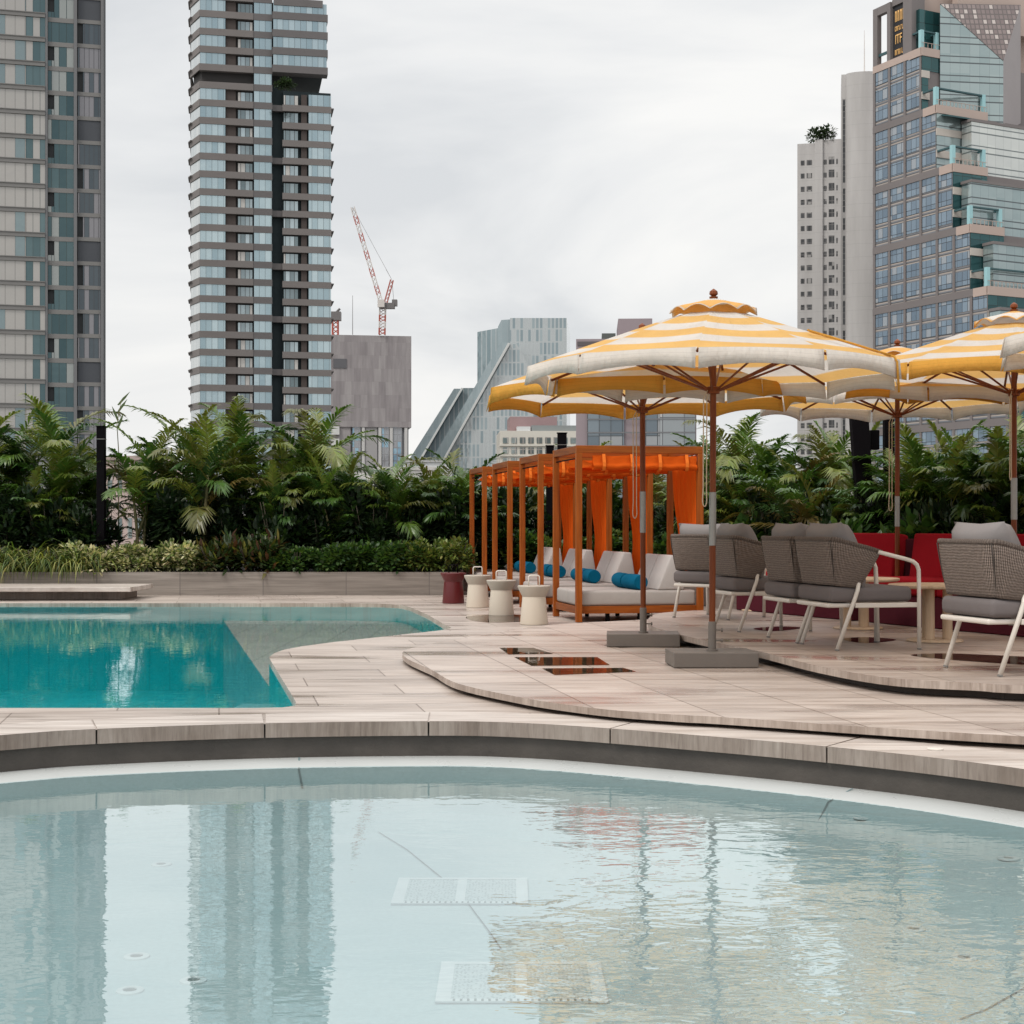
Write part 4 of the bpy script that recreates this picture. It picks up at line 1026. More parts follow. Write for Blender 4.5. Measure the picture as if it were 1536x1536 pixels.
# --- blank grey concrete building and its cranes
s = N('weathered_concrete_panel')
uv = s.coord('UV'); br = s.n('ShaderNodeTexBrick'); s.l(uv, br.inputs['Vector']); br.offset = .37; br.inputs['Scale'].default_value = 1; br.inputs['Brick Width'].default_value = 1.6; br.inputs['Row Height'].default_value = 3.1
br.inputs['Mortar Size'].default_value = .012; br.inputs['Color1'].default_value = (.275, .25, .255, 1); br.inputs['Color2'].default_value = (.35, .325, .325, 1); br.inputs['Mortar'].default_value = (.25, .23, .23, 1)
st_ = s.noise(s.coord('UV', scale=(1, .12, 1)), 1.0, 5)
gp = s.done(s.principled(s.mix(.8, br.outputs['Color'], s.ramp(st_, [(.35, (.80, .79, .80)), (.65, (1.08, 1.08, 1.08))]), 'MULTIPLY'), .8))
f = Frame(500, 350, R(9)); rt = f.root('concrete_building', 'blank grey concrete building under construction below the crane')
w_ = f.u(617); zt = f.z(502, 0); zl = f.z(640, 0)
MB().box(-6, w_, 0, 18, zl, zt).box(-6, f.u(526), .3, 17, 0, zl - .01).build('wall', gp, rt)
gr_ = conc('pale_grey_fin', (.36, .35, .35)); bg_ = facade_glass('blue_window', (.16, .30, .42), (.34, .50, .60), (1.0, 1.55), .5, .1, (.3, .3, .31), (.32, .33, .35), .45, .12)
MB().box(f.u(527), w_ - .6, .8, 17, 0, zl - .01).build('core', conc('grey_core', (.25, .25, .26)), rt)
for a, b in ((529, 541), (548, 566), (573, 584), (590, 603)): MB().box(f.u(a), f.u(b), .35, .79, 0, zl - .02).build('glazed_bay', bg_ if a in (529, 573, 590) else gr_, rt)
for a in (545, 570, 587, 609): MB().box(f.u(a) - .35, f.u(a) + .35, .1, .79, 0, zl - .02).build('fin', conc('white_fin', (.55, .54, .53)), rt)
MB().box(f.u(500), f.u(520), -.15, -.001, f.z(552, 0), f.z(538, 0)).build('opening', conc('dark_opening', (.12, .12, .13)), rt)
for k in range(3): MB().box(f.u(497), f.u(509), -.4, .28, f.z(688 - 18 * k, 0), f.z(676 - 18 * k, 0)).build('balcony', conc('white_balcony', (.62, .62, .6)), rt)
red = plain('crane_red', (.42, .09, .06), .6); whi = plain('crane_white', (.62, .58, .55), .6); gry = plain('crane_grey', (.16, .15, .15), .6)
def lattice(mb, a, b, w0, n_, r, mats=1):
    a, b = Vector(a), Vector(b); t_ = (b - a).normalized(); s1_ = t_.cross(Vector((0, 1, 0))).normalized() * w0 / 2; s2_ = t_.cross(s1_).normalized() * w0 / 2
    cs = [s1_ + s2_, s1_ - s2_, -s1_ - s2_, -s1_ + s2_]
    for i in range(n_):
        p, q = a + (b - a) * i / n_, a + (b - a) * (i + 1) / n_; mi = (i // 2) % mats
        for k in range(4):
            mb.tube([p + cs[k], q + cs[k]], r, 4, mi, False); mb.tube([p + cs[k], q + cs[(k + 1) % 4]], r * .7, 4, mi, False)
    return mb
YC = 352.0
def crane(name, label, X, Yc, base_py, pts, group):
    o = A(X, base_py, Yc); t = thing(name, label, 'crane', o, 0, group); L = lambda px, py: A(px, py, Yc) - o
    return t, L
t, L = crane('tower_crane', 'red and white luffing tower crane on top of the grey concrete building', 573, YC, 502, None, 'tower cranes')
lattice(MB(), L(573, 502), L(574, 463), 1.35, 8, .17, 2).build('mast', [red, whi], t)
MB().box(-.6, 3.0, -1, 1, L(573, 463).z, L(573, 455).z).build('machinery_deck', gry, t); MB().box(-.9, .7, -1.7, -1.01, L(573, 462).z, L(573, 451).z).build('cab', whi, t)
lattice(MB(), L(572, 455), L(529, 311), .85, 22, .12, 2).build('jib', [whi, red], t)
lattice(MB(), L(578, 456), L(588, 420), .7, 6, .11, 1).build('a_frame', red, t)
MB().tube([L(588, 420), L(529, 311)], .05, 4).tube([L(588, 420), L(591, 456)], .06, 4).tube([L(588, 420), L(579, 404)], .05, 4).tube([L(529, 311), L(529.5, 322)], .06, 4).build('cable', gry, t)
MB().box(2.4, 3.6, -.9, .9, L(573, 459).z, L(573, 450).z).build('counterweight', gry, t)
t, L = crane('tower_crane', 'small orange crane stub beside the striped tower', 504, 356, 520, None, 'tower cranes')
lattice(MB(), L(503, 520), L(503, 480), 1.3, 6, .2, 1).build('mast', red, t); MB().box(-1.3, 1.2, -1, 1, L(504, 481).z, L(504, 468).z).build('cab', gry, t); MB().tube([L(503, 470), L(510, 463)], .3, 5).build('jib', gry, t)
t = thing('roof_antenna', 'thin mast on the roof of the grey concrete building', 'antenna', A(529, 502, 351)); MB().tube([(0, 0, 0), (0, 0, 9.2)], [.09, .05], 5).build('mast', gry, t)

# --- pale glass building with slanted fins
f = Frame(850, 400, R(-4)); rt = f.root('slanted_glass_building', 'pale blue glass building with steep slanted white fins')
gg = facade_glass('striped_pale_glass', (.13, .19, .22), (.34, .40, .42), (1.05, 3.5), .4, .1, (.44, .47, .475), (.42, .45, .46), .42, .2)
gh = facade_glass('blue_grey_glass', (.20, .275, .30), (.32, .39, .41), (1.3, 400), .4, .1, (.44, .48, .49), None, .5, .15)
gt = facade_glass('steel_blue_glass', (.27, .335, .355), (.33, .395, .415), (1.6, 8), .35, .12, (.36, .41, .43))
wf = conc('white_fin_metal', (.58, .59, .58))
X = lambda px, py, dep=0: (f.u(px, dep), f.z(py, f.u(px, dep), dep))
B0 = 1100
MB().xzprism([X(765, B0), X(850, B0), X(850, 477), X(765, 477)], 0, 30, 0, 1).build('tower_block', [gg, gh], rt)
MB().xzprism([X(747, B0, 2), X(766, B0, 2), X(766, 479, 2), X(752, 480, 2), X(747, 490, 2)], 2, 28, 0).build('side_block', gt, rt)
MB().xzprism([X(716, B0, 6), X(748, B0, 6), X(748, 492, 6), X(716, 498, 6)], 6, 30, 0).build('rear_block', gh, rt)
MB().xzprism([X(657, 700, -14), X(657, B0, -14), X(800, B0, -14), X(800, 560, -14), X(775, 516, -14), X(762, 516, -14)], -14, -.02, 0, 1).build('sloping_block', [gg, gh], rt)
MB().xzprism([X(640, B0, -15), X(659, B0, -15), X(659, 702, -15), X(764, 515, -15), X(752, 513, -15), X(640, 702, -15)], -15, -.05, 0).build('slanted_glazing', gt, rt)
MB().xzprism([X(657, B0, -15.6), X(660, B0, -15.6), X(660.5, 702, -15.6), X(765.5, 515, -15.6), X(762, 514, -15.6), X(657, 702, -15.6)], -15.6, -15.02, 0).build('fin', wf, rt)
MB().xzprism([X(628, B0, 8), X(700, B0, 8), X(716, 582, 8), X(694, 582, 8), X(628, 692, 8)], 8, 28, 0).build('low_sloping_block', gh, rt)
MB().xzprism([X(612, B0, 7), X(629, B0, 7), X(629, 692, 7), X(692, 583, 7), X(681, 583, 7), X(612, 692, 7)], 7, 28.1, 0).build('slanted_glazing', gt, rt)
MB().xzprism([X(627, B0, 6.5), X(630, B0, 6.5), X(630.5, 692, 6.5), X(695, 582, 6.5), X(692, 581.5, 6.5), X(627, 692, 6.5)], 6.5, 6.98, 0).build('fin', wf, rt)
pale = conc('pale_render', (.60, .61, .61), .06)
f = Frame(605, 150, 0); rt = f.root('white_block', 'low pale flat roofed block in front of the slanted glass building')
MB().box(0, f.u(672), 0, 10, 0, f.z(693, 0)).build('wall', pale, rt); MB().box(-.2, f.u(672) + .2, -.2, 10.2, f.z(693, 0), f.z(690.5, 0)).build('roof', conc('roof_grey', (.4, .4, .4)), rt)

# --- cream block with a pink roof room
f = Frame(750, 250, R(3)); rt = f.root('cream_apartment_block', 'low cream apartment block with a pink room on its roof'); P_ = Parts(rt)
W = f.u(866); cream = conc('cream_render', (.58, .55, .49), .06); zt = f.z(646, 0)
MB().box(0, W, .3, 14, 0, zt).build('wall', cream, rt)
wg = facade_glass('grey_green_window', (.14, .18, .18), (.30, .34, .33), (1.3, 2), .5, .1, (.45, .43, .4), None, .5, .1)
for r_ in range(5):
    z = f.z(664 + 15.5 * r_, 0)
    MB().box(-.1, W, .05, .29, z - .55, z - .25).build('ledge', cream, rt)
    for c_ in range(9): P_.add('window', wg, [(.5 + c_ * 1.42, .5 + c_ * 1.42 + .92, .2, .45, z - .1, z + .95)])
MB().box(f.u(766), f.u(838), 3, 12, zt + .01, f.z(625, 5, 3)).build('roof_room', conc('dusty_pink', (.30, .20, .20), .1), rt)
MB().box(f.u(798), W + 1, 1, 2.9, zt + .01, f.z(638, 5, 1)).build('roof_screen', conc('grey_roof_screen', (.23, .25, .25)), rt)
MB().box(f.u(776), f.u(796), .6, 2.9, zt + .01, f.z(640, 5, 1)).build('stair_room', pale, rt)

# --- mauve and dark glass office block
f = Frame(864, 180, R(-3)); rt = f.root('mauve_office_block', 'mauve office block with dark glass, half hidden behind the parasols')
mv = conc('mauve_cladding', (.27, .22, .235), .08); dg = facade_glass('dark_office_glass', (.075, .10, .125), (.21, .25, .28), (1.4, 3.0), .6, .06, (.06, .065, .07), (.27, .28, .29), .35, .05)
W = f.u(1045)
MB().box(0, W, .5, 16, 0, f.z(608, 0)).box(0, f.u(932), 1, 16, f.z(608, 0), f.z(507, 0)).box(f.u(932) + .05, f.u(980), 3, 14, f.z(608, 0) + .01, f.z(478, 5, 3)).box(f.u(928), f.u(932) + .049, 3, 14, f.z(507, 0) + .01, f.z(478, 5, 3)).build('wall', mv, rt)
for a, b in ((881, 936), (962, 990)): MB().box(f.u(a), f.u(b), .2, .499, 0, f.z(612, 0)).build('window', dg, rt)
dg2 = facade_glass('light_office_glass', (.16, .19, .21), (.34, .36, .37), (2.6, 3.4), .6, .06, (.10, .10, .11), (.42, .41, .41), .4, .05)
MB().box(f.u(990) + .02, f.u(1043), .15, .499, 0, f.z(610, 0)).build('window', dg2, rt)
for k in range(5): MB().box(f.u(881), f.u(1043), .08, .149, f.z(630 + 20 * k, 0), f.z(630 + 20 * k, 0) + .16).build('floor_line', conc('grey_line', (.15, .15, .16)), rt)
MB().box(f.u(903), f.u(924), 3, 8, f.z(507, 0) + .01, f.z(500, 3, 3)).build('roof_plant', conc('dark_plant_room', (.08, .09, .085)), rt)
MB().box(f.u(866), f.u(926), .9, .999, f.z(517, 0), f.z(511, 0)).build('parapet_band', conc('dark_slots', (.10, .085, .09)), rt)

# --- white slab tower with a rounded stair shaft
f = Frame(1196, 330, R(-12)); rt = f.root('white_slab_tower', 'white concrete residential tower with small dark windows and a rounded shaft'); P_ = Parts(rt)
s = N('white_tower_concrete'); uvx = s.coord('UV')
sp2 = s.n('ShaderNodeSeparateXYZ'); s.l(uvx, sp2.inputs[0])
lines = s.math('LESS_THAN', s.math('FRACT', s.math('DIVIDE', sp2.outputs[1], 2.9)), .03)
c = s.mix(s.ramp(s.noise(s.coord('Object', scale=(1, 1, .15)), .35, 4), [(.35, 0), (.65, 1)]), (.42, .405, .395), (.50, .485, .475))
ww = s.done(s.principled(s.mix(s.math('MULTIPLY', lines, .25), c, (.2, .2, .2)), .8))
a1, a2, a3 = f.u(1222), f.u(1234), f.u(1262); b1, b2 = f.u(1262), f.u(1310, 2) + .8
zA, zB = f.z(216, 0), f.z(112, 8)
MB().box(0, a1 - .01, 0, 14, 0, zA).box(a1, a2 - .01, -.5, 14, 0, f.z(211, 2)).box(a2, a3 - .01, .15, 14, 0, f.z(210, 4)).build('wall', ww, rt)
sh = MB(); N_ = 14; cxx, rr = (b1 + b2) / 2 + .5, (b2 - b1) / 2 - .5
pl = [(b1, .3), (b1 + .9, .3)] + [(cxx + rr * math.cos(math.pi * (1 - i / N_)) * (1), .3 - 1.5 * math.sin(math.pi * i / N_)) for i in range(N_ + 1)] + [(b2, 14), (b1, 14)]
sh.prism(pl, 0, zB, 0).build('stair_shaft', ww, rt, smooth=True)
wd = facade_glass('dark_small_window', (.012, .013, .014), (.05, .052, .055), (.75, 1.3), .2, .2, (.16, .15, .145), (.3, .29, .28), .12, .07)
z = zA - 4.8
while z > 6:
    P_.add('window', wd, [(f.u(1201), f.u(1207), -.03, .3, z, z + 1.1)]); P_.add('window', wd, [(f.u(1210), f.u(1218), -.03, .3, z, z + 1.15)])
    P_.add('window', wd, [(f.u(1235.5), f.u(1240), .12, .4, z, z + 1.1)]); P_.add('window', wd, [(f.u(1243), f.u(1251.5), .12, .4, z + .03, z + 1.7)]); P_.add('window', wd, [(f.u(1254.5), f.u(1256.5), .12, .4, z, z + 1.15)])
    z -= 2.9
P_.close()
sl_ = MB(); z = f.z(148, a3)
sl_.box(b1 + .25, b1 + .85, .27, .31, 8, z); sl_.build('slot_window', wd, rt)
MB().tube([(f.u(1297), 3, zB), (f.u(1297), 3, f.z(48, a3, 3))], [.16, .05], 6).build('roof_mast', whi, rt)

# --- stepped office tower with terraces
f = Frame(1310, 282, math.atan2(-.895, .446)); rt = f.root('stepped_office_tower', 'stepped granite and blue glass office tower with planted terraces'); P_ = Parts(rt)
gran = conc('brown_grey_granite', (.175, .155, .152), .12); beige = conc('pink_beige_granite', (.44, .345, .30), .08); bei2 = conc('pale_beige_band', (.50, .455, .41), .06)
s = N('striped_spandrel'); uvx = s.coord('UV'); s2 = s.n('ShaderNodeSeparateXYZ'); s.l(uvx, s2.inputs[0])
fr = s.math('FRACT', s.math('DIVIDE', s2.outputs[1], .62))
spn = s.done(s.principled(s.mix(s.math('GREATER_THAN', fr, .72), s.mix(s.math('LESS_THAN', fr, .36), (.38, .335, .30), (.17, .18, .20)), (.08, .08, .085)), .5))
bw = facade_glass('blue_office_window', (.13, .18, .235), (.25, .32, .385), (1.3, 1.85), .6, .08, (.05, .055, .065), (.30, .33, .36), .15, .055)
tg = facade_glass('teal_office_glass', (.012, .06, .065), (.04, .125, .13), (2.2, 3), .45, .06, (.02, .04, .04), (.2, .24, .24), .06, .05)
def banded(name, a, b, line):
    s = N(name); sp_ = s.n('ShaderNodeSeparateXYZ'); s.l(s.n('ShaderNodeTexCoord').outputs['UV'], sp_.inputs[0])
    fv = s.math('FRACT', s.math('DIVIDE', sp_.outputs[1], 3.5)); ln = s.math('MAXIMUM', s.math('LESS_THAN', fv, .07), s.math('COMPARE', fv, .36, .03))
    vl = s.math('LESS_THAN', s.math('FRACT', s.math('DIVIDE', sp_.outputs[0], 1.9)), .05)
    wn_ = s.n('ShaderNodeTexWhiteNoise', noise_dimensions='2D'); cb_ = s.n('ShaderNodeCombineXYZ'); s.l(s.math('FLOOR', s.math('DIVIDE', sp_.outputs[0], 1.9)), cb_.inputs[0]); s.l(s.math('FLOOR', s.math('DIVIDE', sp_.outputs[1], 1.75)), cb_.inputs[1]); s.l(cb_.outputs[0], wn_.inputs['Vector'])
    col = s.mix(wn_.outputs[0], a, b); col = s.mix(s.math('MULTIPLY', vl, .3), col, line); col = s.mix(ln, col, line)
    nm = s.bump(s.noise(s.coord('Object', scale=(.3, .3, .2)), 1.2, 2), .3, .25)
    return s.done(s.principled(col, .1, .5, nm, .8))
pg = facade_glass('pale_curtain_wall', (.28, .36, .37), (.40, .47, .47), (2.1, 1.75), .6, .1, (.10, .12, .125), None, .5, .05)
wg2 = facade_glass('white_curtain_wall', (.52, .55, .53), (.62, .64, .61), (2.1, 1.75), .25, .15, (.16, .18, .18), None, .5, .05)
roofb = facade_glass('brown_glazed_roof', (.12, .085, .08), (.20, .15, .14), (.75, .8), .3, .3, (.08, .06, .055), (.42, .36, .33), .2, .1)
tealp = plain('pale_teal_paint', (.30, .52, .55), .5, var=.05); pg = banded('pale_banded_glass', (.30, .375, .38), (.36, .43, .43), (.10, .115, .12)); wg2 = banded('white_banded_glass', (.56, .58, .56), (.62, .64, .61), (.17, .19, .19)); dteal = plain('dark_teal_steel', (.03, .085, .095), .5)
cp = [(1382, 71), (1404, 157), (1429, 245), (1455, 336), (1481, 429), (1512, 525)]
T = [f.u(p[0]) for p in cp]; Zk = [f.z(p[1], f.u(p[0])) for p in cp]
bay = T[3] / 6.0; lim = [0] + T
ends = [f.dep(1410, T[0]), f.dep(1480, T[1]), f.dep(1480, T[2]), f.dep(1505, T[3]), 34, 34]
body = MB()
for k in range(6):
    body.box(lim[k] + (.01 if k else 0), lim[k + 1], .45, 45, 0, Zk[k] - 1.3)
body.build('wall', gran, rt)
zs = [Zk[0]] + Zk[1:]; dz = (Zk[1] - Zk[4]) / 3
levels = [Zk[0]] + [Zk[1] - dz * i for i in range(0, 8)]
import itertools
for k in range(len(levels) - 1):
    zt_, zb_ = levels[k], levels[k + 1]
    if zt_ < 2: break
    L_ = T[min(k, 5)]; nb = int(L_ / bay + .2); H = (zt_ - zb_ - 1.3) / 3
    MB().box(-.05, L_ + .12, -.12, .449, zt_ - 1.3, zt_).build('floor_band', gran if k > 0 else beige, rt)
    for b_ in range(nb + 1):
        x = b_ * bay
        if x - .4 < L_: MB().box(x - .02, min(x + .55, L_), -.08, .44, zb_, zt_ - 1.301).build('pilaster', gran, rt)
    for j in range(3):
        z0 = zb_ + j * H
        MB().box(.54, L_ - .01, .12, .449, z0, z0 + H - 2.4).build('spandrel', spn, rt)
        for b_ in range(nb):
            x0, x1 = b_ * bay + .58, (b_ + 1) * bay - .03
            if b_ == nb - 1: x1 = L_ - .05
            P_.add('window', bw, [(x0, x1, .05, .44, z0 + H - 2.4, z0 + H)])
P_.close()
for k in range(6):                                  # stepped end walls: teal glass and pale bands, terrace parapet, pergola
    u = T[k]; zt_ = Zk[k]; zb_ = Zk[k + 1] if k < 5 else Zk[k] - dz; D = ends[k]
    MB().box(u, u + .3, -.12, D, zt_ - 1.5, zt_).box(u - 3.2, u, -.2, -.121, zt_ - 1.5, zt_).build('terrace_parapet', beige, rt)
    H = (zt_ - zb_ - 1.5) / 2.5
    for j in range(3):
        z1 = zt_ - 1.5 - j * H
        MB().box(u, u + .12, .05, max(D - (0 if j == 0 else 3), 1.5), max(z1 - H * .66, zb_), z1 - .02).build('window', tg if k != 1 else pg, rt)
        if z1 - H * .66 > zb_ + .3: MB().box(u, u + .2, .0, max(D - 2.6, 1.7), z1 - H + .02, z1 - H * .66 - .02).build('pale_band', bei2, rt)
    if k > 0 or True:
        a = 2.5 if k else 1.2
        for y in (.0, D - .9): MB().box(u - .75, u - .1, y, y + .75, zt_ + .01, zt_ + 3.3).build('pergola_post', tealp, rt)
        MB().box(u - .7, u - .15, .76, D - .91, zt_ + 3.0, zt_ + 3.25).box(u - 5.2, u - .76, .1, .6, zt_ + 2.9, zt_ + 3.2).box(u - 4.4, u - .8, D - .8, D - .35, zt_ + 2.9, zt_ + 3.2).build('pergola_beam', dteal, rt)
        rl = MB(); n_ = int(D / .9)
        for i in range(n_): rl.box(u + .08, u + .16, .5 + i * .9, .58 + i * .9, zt_ + .005, zt_ + .9)
        rl.box(u + .08, u + .16, 0, D - .1, zt_ + .9, zt_ + .98); rl.build('railing', beige, rt)
for k, px, py, mt_ in ((2, 1457, 182, wg2), (3, 1457, 273, pg), (4, 1490, 366, pg), (5, 1500, 465, pg)):
    u0 = T[k - 1] + .35; u1_ = u0 + 2.4; d0 = f.dep(px, u1_); zt_ = f.z(py, u1_, d0)
    MB().box(u0, u1_, d0, 50, Zk[k] - 1.2, zt_).build('glass_volume', mt_, rt)
    MB().box(u0 - .1, u1_ + .15, d0 - .15, 50.1, zt_ + .01, zt_ + .5).build('planter_edge', gran, rt)
    if k == 2:
        sh_ = MB(); q0, q1 = f.dep(1430, u0), f.dep(1490, u0)
        sh_.xzprism([(u0 - 4, zt_ + 2.0), (u0 + 1.6, zt_ + .6), (u0 + 1.6, zt_ + .85), (u0 - 4, zt_ + 2.3)], d0 - 4.5, q1).build('dark_awning', dteal, rt)
# glass prism with a brown glazed roof
def W3(px, py, u): d0 = f.dep(px, u); return (u, d0, f.z(py, u, d0))
ua, ub, uc = T[0] + .35, T[0] + 4.2, T[0] + .35
At, Ab, Bt, Bb, Ct, Cb = W3(1410, 6, ua), W3(1410, 185, ua), W3(1505, 92, ub), W3(1505, 200, ub), W3(1531, 8, uc), W3(1531, 185, uc)
def gl_face(mb, pts, mi=0):
    a = Vector(pts[0]); 
    h = lambda p: math.hypot(p[0] - a.x, p[1] - a.y)
    mb.face(pts, [(h(p), p[2]) for p in pts], mi)
pr = MB(); gl_face(pr, [Ab, Bb, Bt, At]); gl_face(pr, [Bb, Cb, Ct, Bt], 1); pr.face([Ab, At, Ct, Cb]); pr.face([Ab, Cb, Bb]); pr.face([At, Bt, Ct])
pr.build('glass_prism', [pg, conc('grey_pink_cladding', (.33, .30, .30))], rt)
rf = MB(); e_ = Vector((.06, -.03, .06))
pts = [tuple(Vector(p) + e_) for p in (At, Bt, Ct)]
rf.face(pts, [(0, 0), (9, -9), (14, 0)]); rf.face([tuple(Vector(p) + Vector((-.05, .02, -.05))) for p in pts][::-1], [(0, 0)] * 3); rf.build('glazed_roof', roofb, rt)
# crown: open granite portal, sign panel, glazed corner
zt0 = Zk[0]; zc_ = f.z(-70, 0)
ct = lambda px, py: f.z(py, f.u(px))
MB().box(0, f.u(1316.5), -.1, .9, zt0 + .01, ct(1310, 15)).box(f.u(1331), f.u(1336), -.1, .9, zt0 + .01, ct(1331, 5)).box(f.u(1355), f.u(1368), -.1, 3, zt0 + .01, ct(1360, -30)).box(f.u(1316.6), f.u(1330.9), -.1, .9, ct(1316, 24), ct(1310, 15)).box(f.u(1336.1), f.u(1354.9), .3, 2.6, ct(1340, 8), ct(1345, -4)).build('portal', gran, rt)
MB().box(f.u(1316.6), f.u(1330.9), .2, .5, ct(1320, 84), ct(1320, 80)).build('portal_rail', dteal, rt)
pn = MB().box(f.u(1336.1), f.u(1354.9), .6, 1.0, zt0 + .02, ct(1340, 8.5)).build('sign_panel', conc('black_sign_panel', (.02, .02, .024)), rt)
ub_ = f.u(1339); wS = f.u(1354) - ub_
def text(body, u, z, size):
    cu = bpy.data.curves.new('lettering', 'FONT'); cu.body = body; cu.size = size; cu.extrude = .06; cu.materials.append(M['brass'])
    t0 = bpy.data.objects.new('lettering_source', cu); COL.objects.link(t0); bpy.context.view_layer.update(); me = bpy.data.meshes.new_from_object(t0.evaluated_get(bpy.context.evaluated_depsgraph_get())); bpy.data.objects.remove(t0); bpy.data.curves.remove(cu)
    o = bpy.data.objects.new('lettering', me); COL.objects.link(o); o.parent = pn; o.location = (u, .5, z); o.rotation_euler = (R(90), 0, 0); return o
zz = lambda py: f.z(py, ub_)
tx = text('ITF', ub_ + .1, zz(66.5), 2.5); tx.scale.x = .58
gs = MB(); rnd = random.Random(4)
for py0, py1, n_ in ((33, 17, 4), (47, 40, 7), (83, 75, 6)):
    for i in range(n_):
        x = ub_ + wS * (i + .12) / n_; ww_ = wS / n_ * .62; z0, z1 = zz(py0), zz(py1); t_ = (z1 - z0) * .2
        gs.box(x, x + ww_ * .3, .5, .58, z0, z1)
        if rnd.random() < .8: gs.box(x + ww_ * .301, x + ww_, .5, .58, z1 - t_, z1)
        if rnd.random() < .5: gs.box(x + ww_ * .7, x + ww_, .5, .58, z0, z1 - t_ * 1.05)
        elif rnd.random() < .6: gs.box(x + ww_ * .301, x + ww_, .5, .58, z0, z0 + t_)
gs.build('lettering', M['brass'], pn)
MB().box(f.u(1360), T[0] - 5.6, 3.1, 40, zt0 - .5, zc_).build('crown_block', beige, rt)
MB().box(T[0] - 5.5, T[0] - 1.6, 1.0, f.dep(1411, T[0] - 1.6), zt0 - .4, f.z(8, T[0])).build('corner_glazing', tg, rt)
MB().box(T[0] - 2.0, T[0] - .6, f.dep(1440, T[0]), f.dep(1536, T[0]) + 12, f.z(22, T[0]), f.z(-40, T[0])).build('crown_block', beige, rt)

# --- low city blocks seen through and over the hedge
lows = [('pink_townhouse', 'low pink apartment block seen through the palms beside the black post', 158, 90, 232, 690, (.46, .36, .33), 5), ('white_townhouse', 'low white block showing between palm stems below the striped tower', 330, 110, 470, 715, (.55, .55, .54), 6),
        ('pale_townhouse', 'low pale block showing through the hedge below the grey concrete building', 510, 120, 650, 705, (.60, .58, .56), 6), ('grey_townhouse', 'low grey block behind the palms at the far left', -80, 100, 140, 690, (.30, .31, .32), 8), ('white_warehouse', 'low white block behind the right hand palms beyond the cabanas', 1070, 150, 1192, 690, (.62, .62, .62), 6)]
for nm, lab, p0_, Yd, p1_, py, c, nw in lows:
    f2 = Frame(p0_, Yd, 0); r2 = f2.root(nm, lab); W = f2.u(p1_); zt_ = f2.z(py, 0)
    MB().box(0, W, 0, 8, 0, zt_).build('wall', conc(nm + '_render', c, .06), r2); MB().box(-.15, W + .15, -.15, 8.1, zt_ + .002, zt_ + .25).build('roof', conc(nm + '_roof', tuple(x * .8 for x in c)), r2)
    Q = Parts(r2)
    for k in range(3):
        for j in range(nw): Q.add('window', wg, [(W * (j + .25) / nw, W * (j + .7) / nw, -.03, .1, zt_ - 1.9 - 2.8 * k, zt_ - .7 - 2.8 * k)])

# ------------------------------------------------------------------ planting
def leaflet(mb, p, d, side, L, w_, tint, droop):
    """one narrow leaf blade: folded at its middle, drooping to its tip"""
    up_ = side.cross(d).normalized(); m = p + d * (L * .5) + Vector((0, 0, -droop * L * .12)); e_ = p + d * L + Vector((0, 0, -droop * L * .5))
    b = len(mb.v); sw = side * w_
    for q in (p - sw * .35, p + sw * .35, m + sw * .5, m - sw * .5, e_): mb.v.append(tuple(q))
    mb.f += [(b, b + 1, b + 2, b + 3), (b + 3, b + 2, b + 4)]; mb.uv += [[(0, 0)] * 4, [(0, 0)] * 3]; mb.mi += [0, 0]; mb.tint += [(*tint, 1)] * 5
def jit(rnd, c, a=.25):
    k = 1 + rnd.uniform(-a, a); return tuple(max(.002, x * k * (1 + rnd.uniform(-.08, .08))) for x in c)
def frond(mb, rnd, base, az, L, e0, droop, tint, nl=30, ll=.42, w_=.036):
    p = Vector(base); n_ = 14; pts = [p.copy()]; tans = []
    for i in range(n_):
        e_ = e0 - droop * ((i + .5) / n_) ** 1.4; t_ = Vector((math.cos(az) * math.cos(e_), math.sin(az) * math.cos(e_), math.sin(e_))); tans.append(t_); p = p + t_ * (L / n_); pts.append(p.copy())
    b = len(mb.v); side0 = Vector((-math.sin(az), math.cos(az), 0))
    for i, q in enumerate(pts):
        r = .011 * (1 - i / (n_ + 2)); mb.v += [tuple(q + side0 * r), tuple(q - side0 * r), tuple(q + Vector((0, 0, -r * 1.5)))]; mb.tint += [(tint[0] * 1.5, tint[1] * 1.25, tint[2], 1)] * 3
    for i in range(n_):
        for k in range(3):
            a, c = b + i * 3 + k, b + i * 3 + (k + 1) % 3; mb.f.append((a, c, c + 3, a + 3)); mb.uv.append([(0, 0)] * 4); mb.mi.append(0)
    for j in range(nl):
        s_ = .16 + .84 * (j + .5) / nl; i = min(n_ - 1, int(s_ * n_)); q = pts[i] + tans[i] * (L / n_) * (s_ * n_ - i); t_ = tans[i]
        up_ = side0.cross(t_) * -1
        up_ = t_.cross(side0)
        prof = math.sin(math.pi * min(1, (s_ * .86 + .12))) ** .6 * (1.0 if s_ < .9 else 1.05)
        for sg in (1, -1):
            a = R(62 - 34 * s_ + rnd.uniform(-7, 7)); v_ = R(28 + rnd.uniform(-14, 10))
            d = (t_ * math.cos(a) + (side0 * sg * math.cos(v_) + up_ * math.sin(v_)) * math.sin(a)).normalized()
            blade = d.cross(up_).normalized()
            leaflet(mb, q, d, (t_ - d * t_.dot(d)).normalized(), ll * prof * rnd.uniform(.85, 1.1), w_, jit(rnd, tint, .18), .5 + droop * .35 + rnd.uniform(0, .3))
GREENS = [(.06, .125, .02), (.08, .145, .022), (.045, .10, .02), (.11, .165, .026), (.145, .175, .032), (.03, .07, .016)]
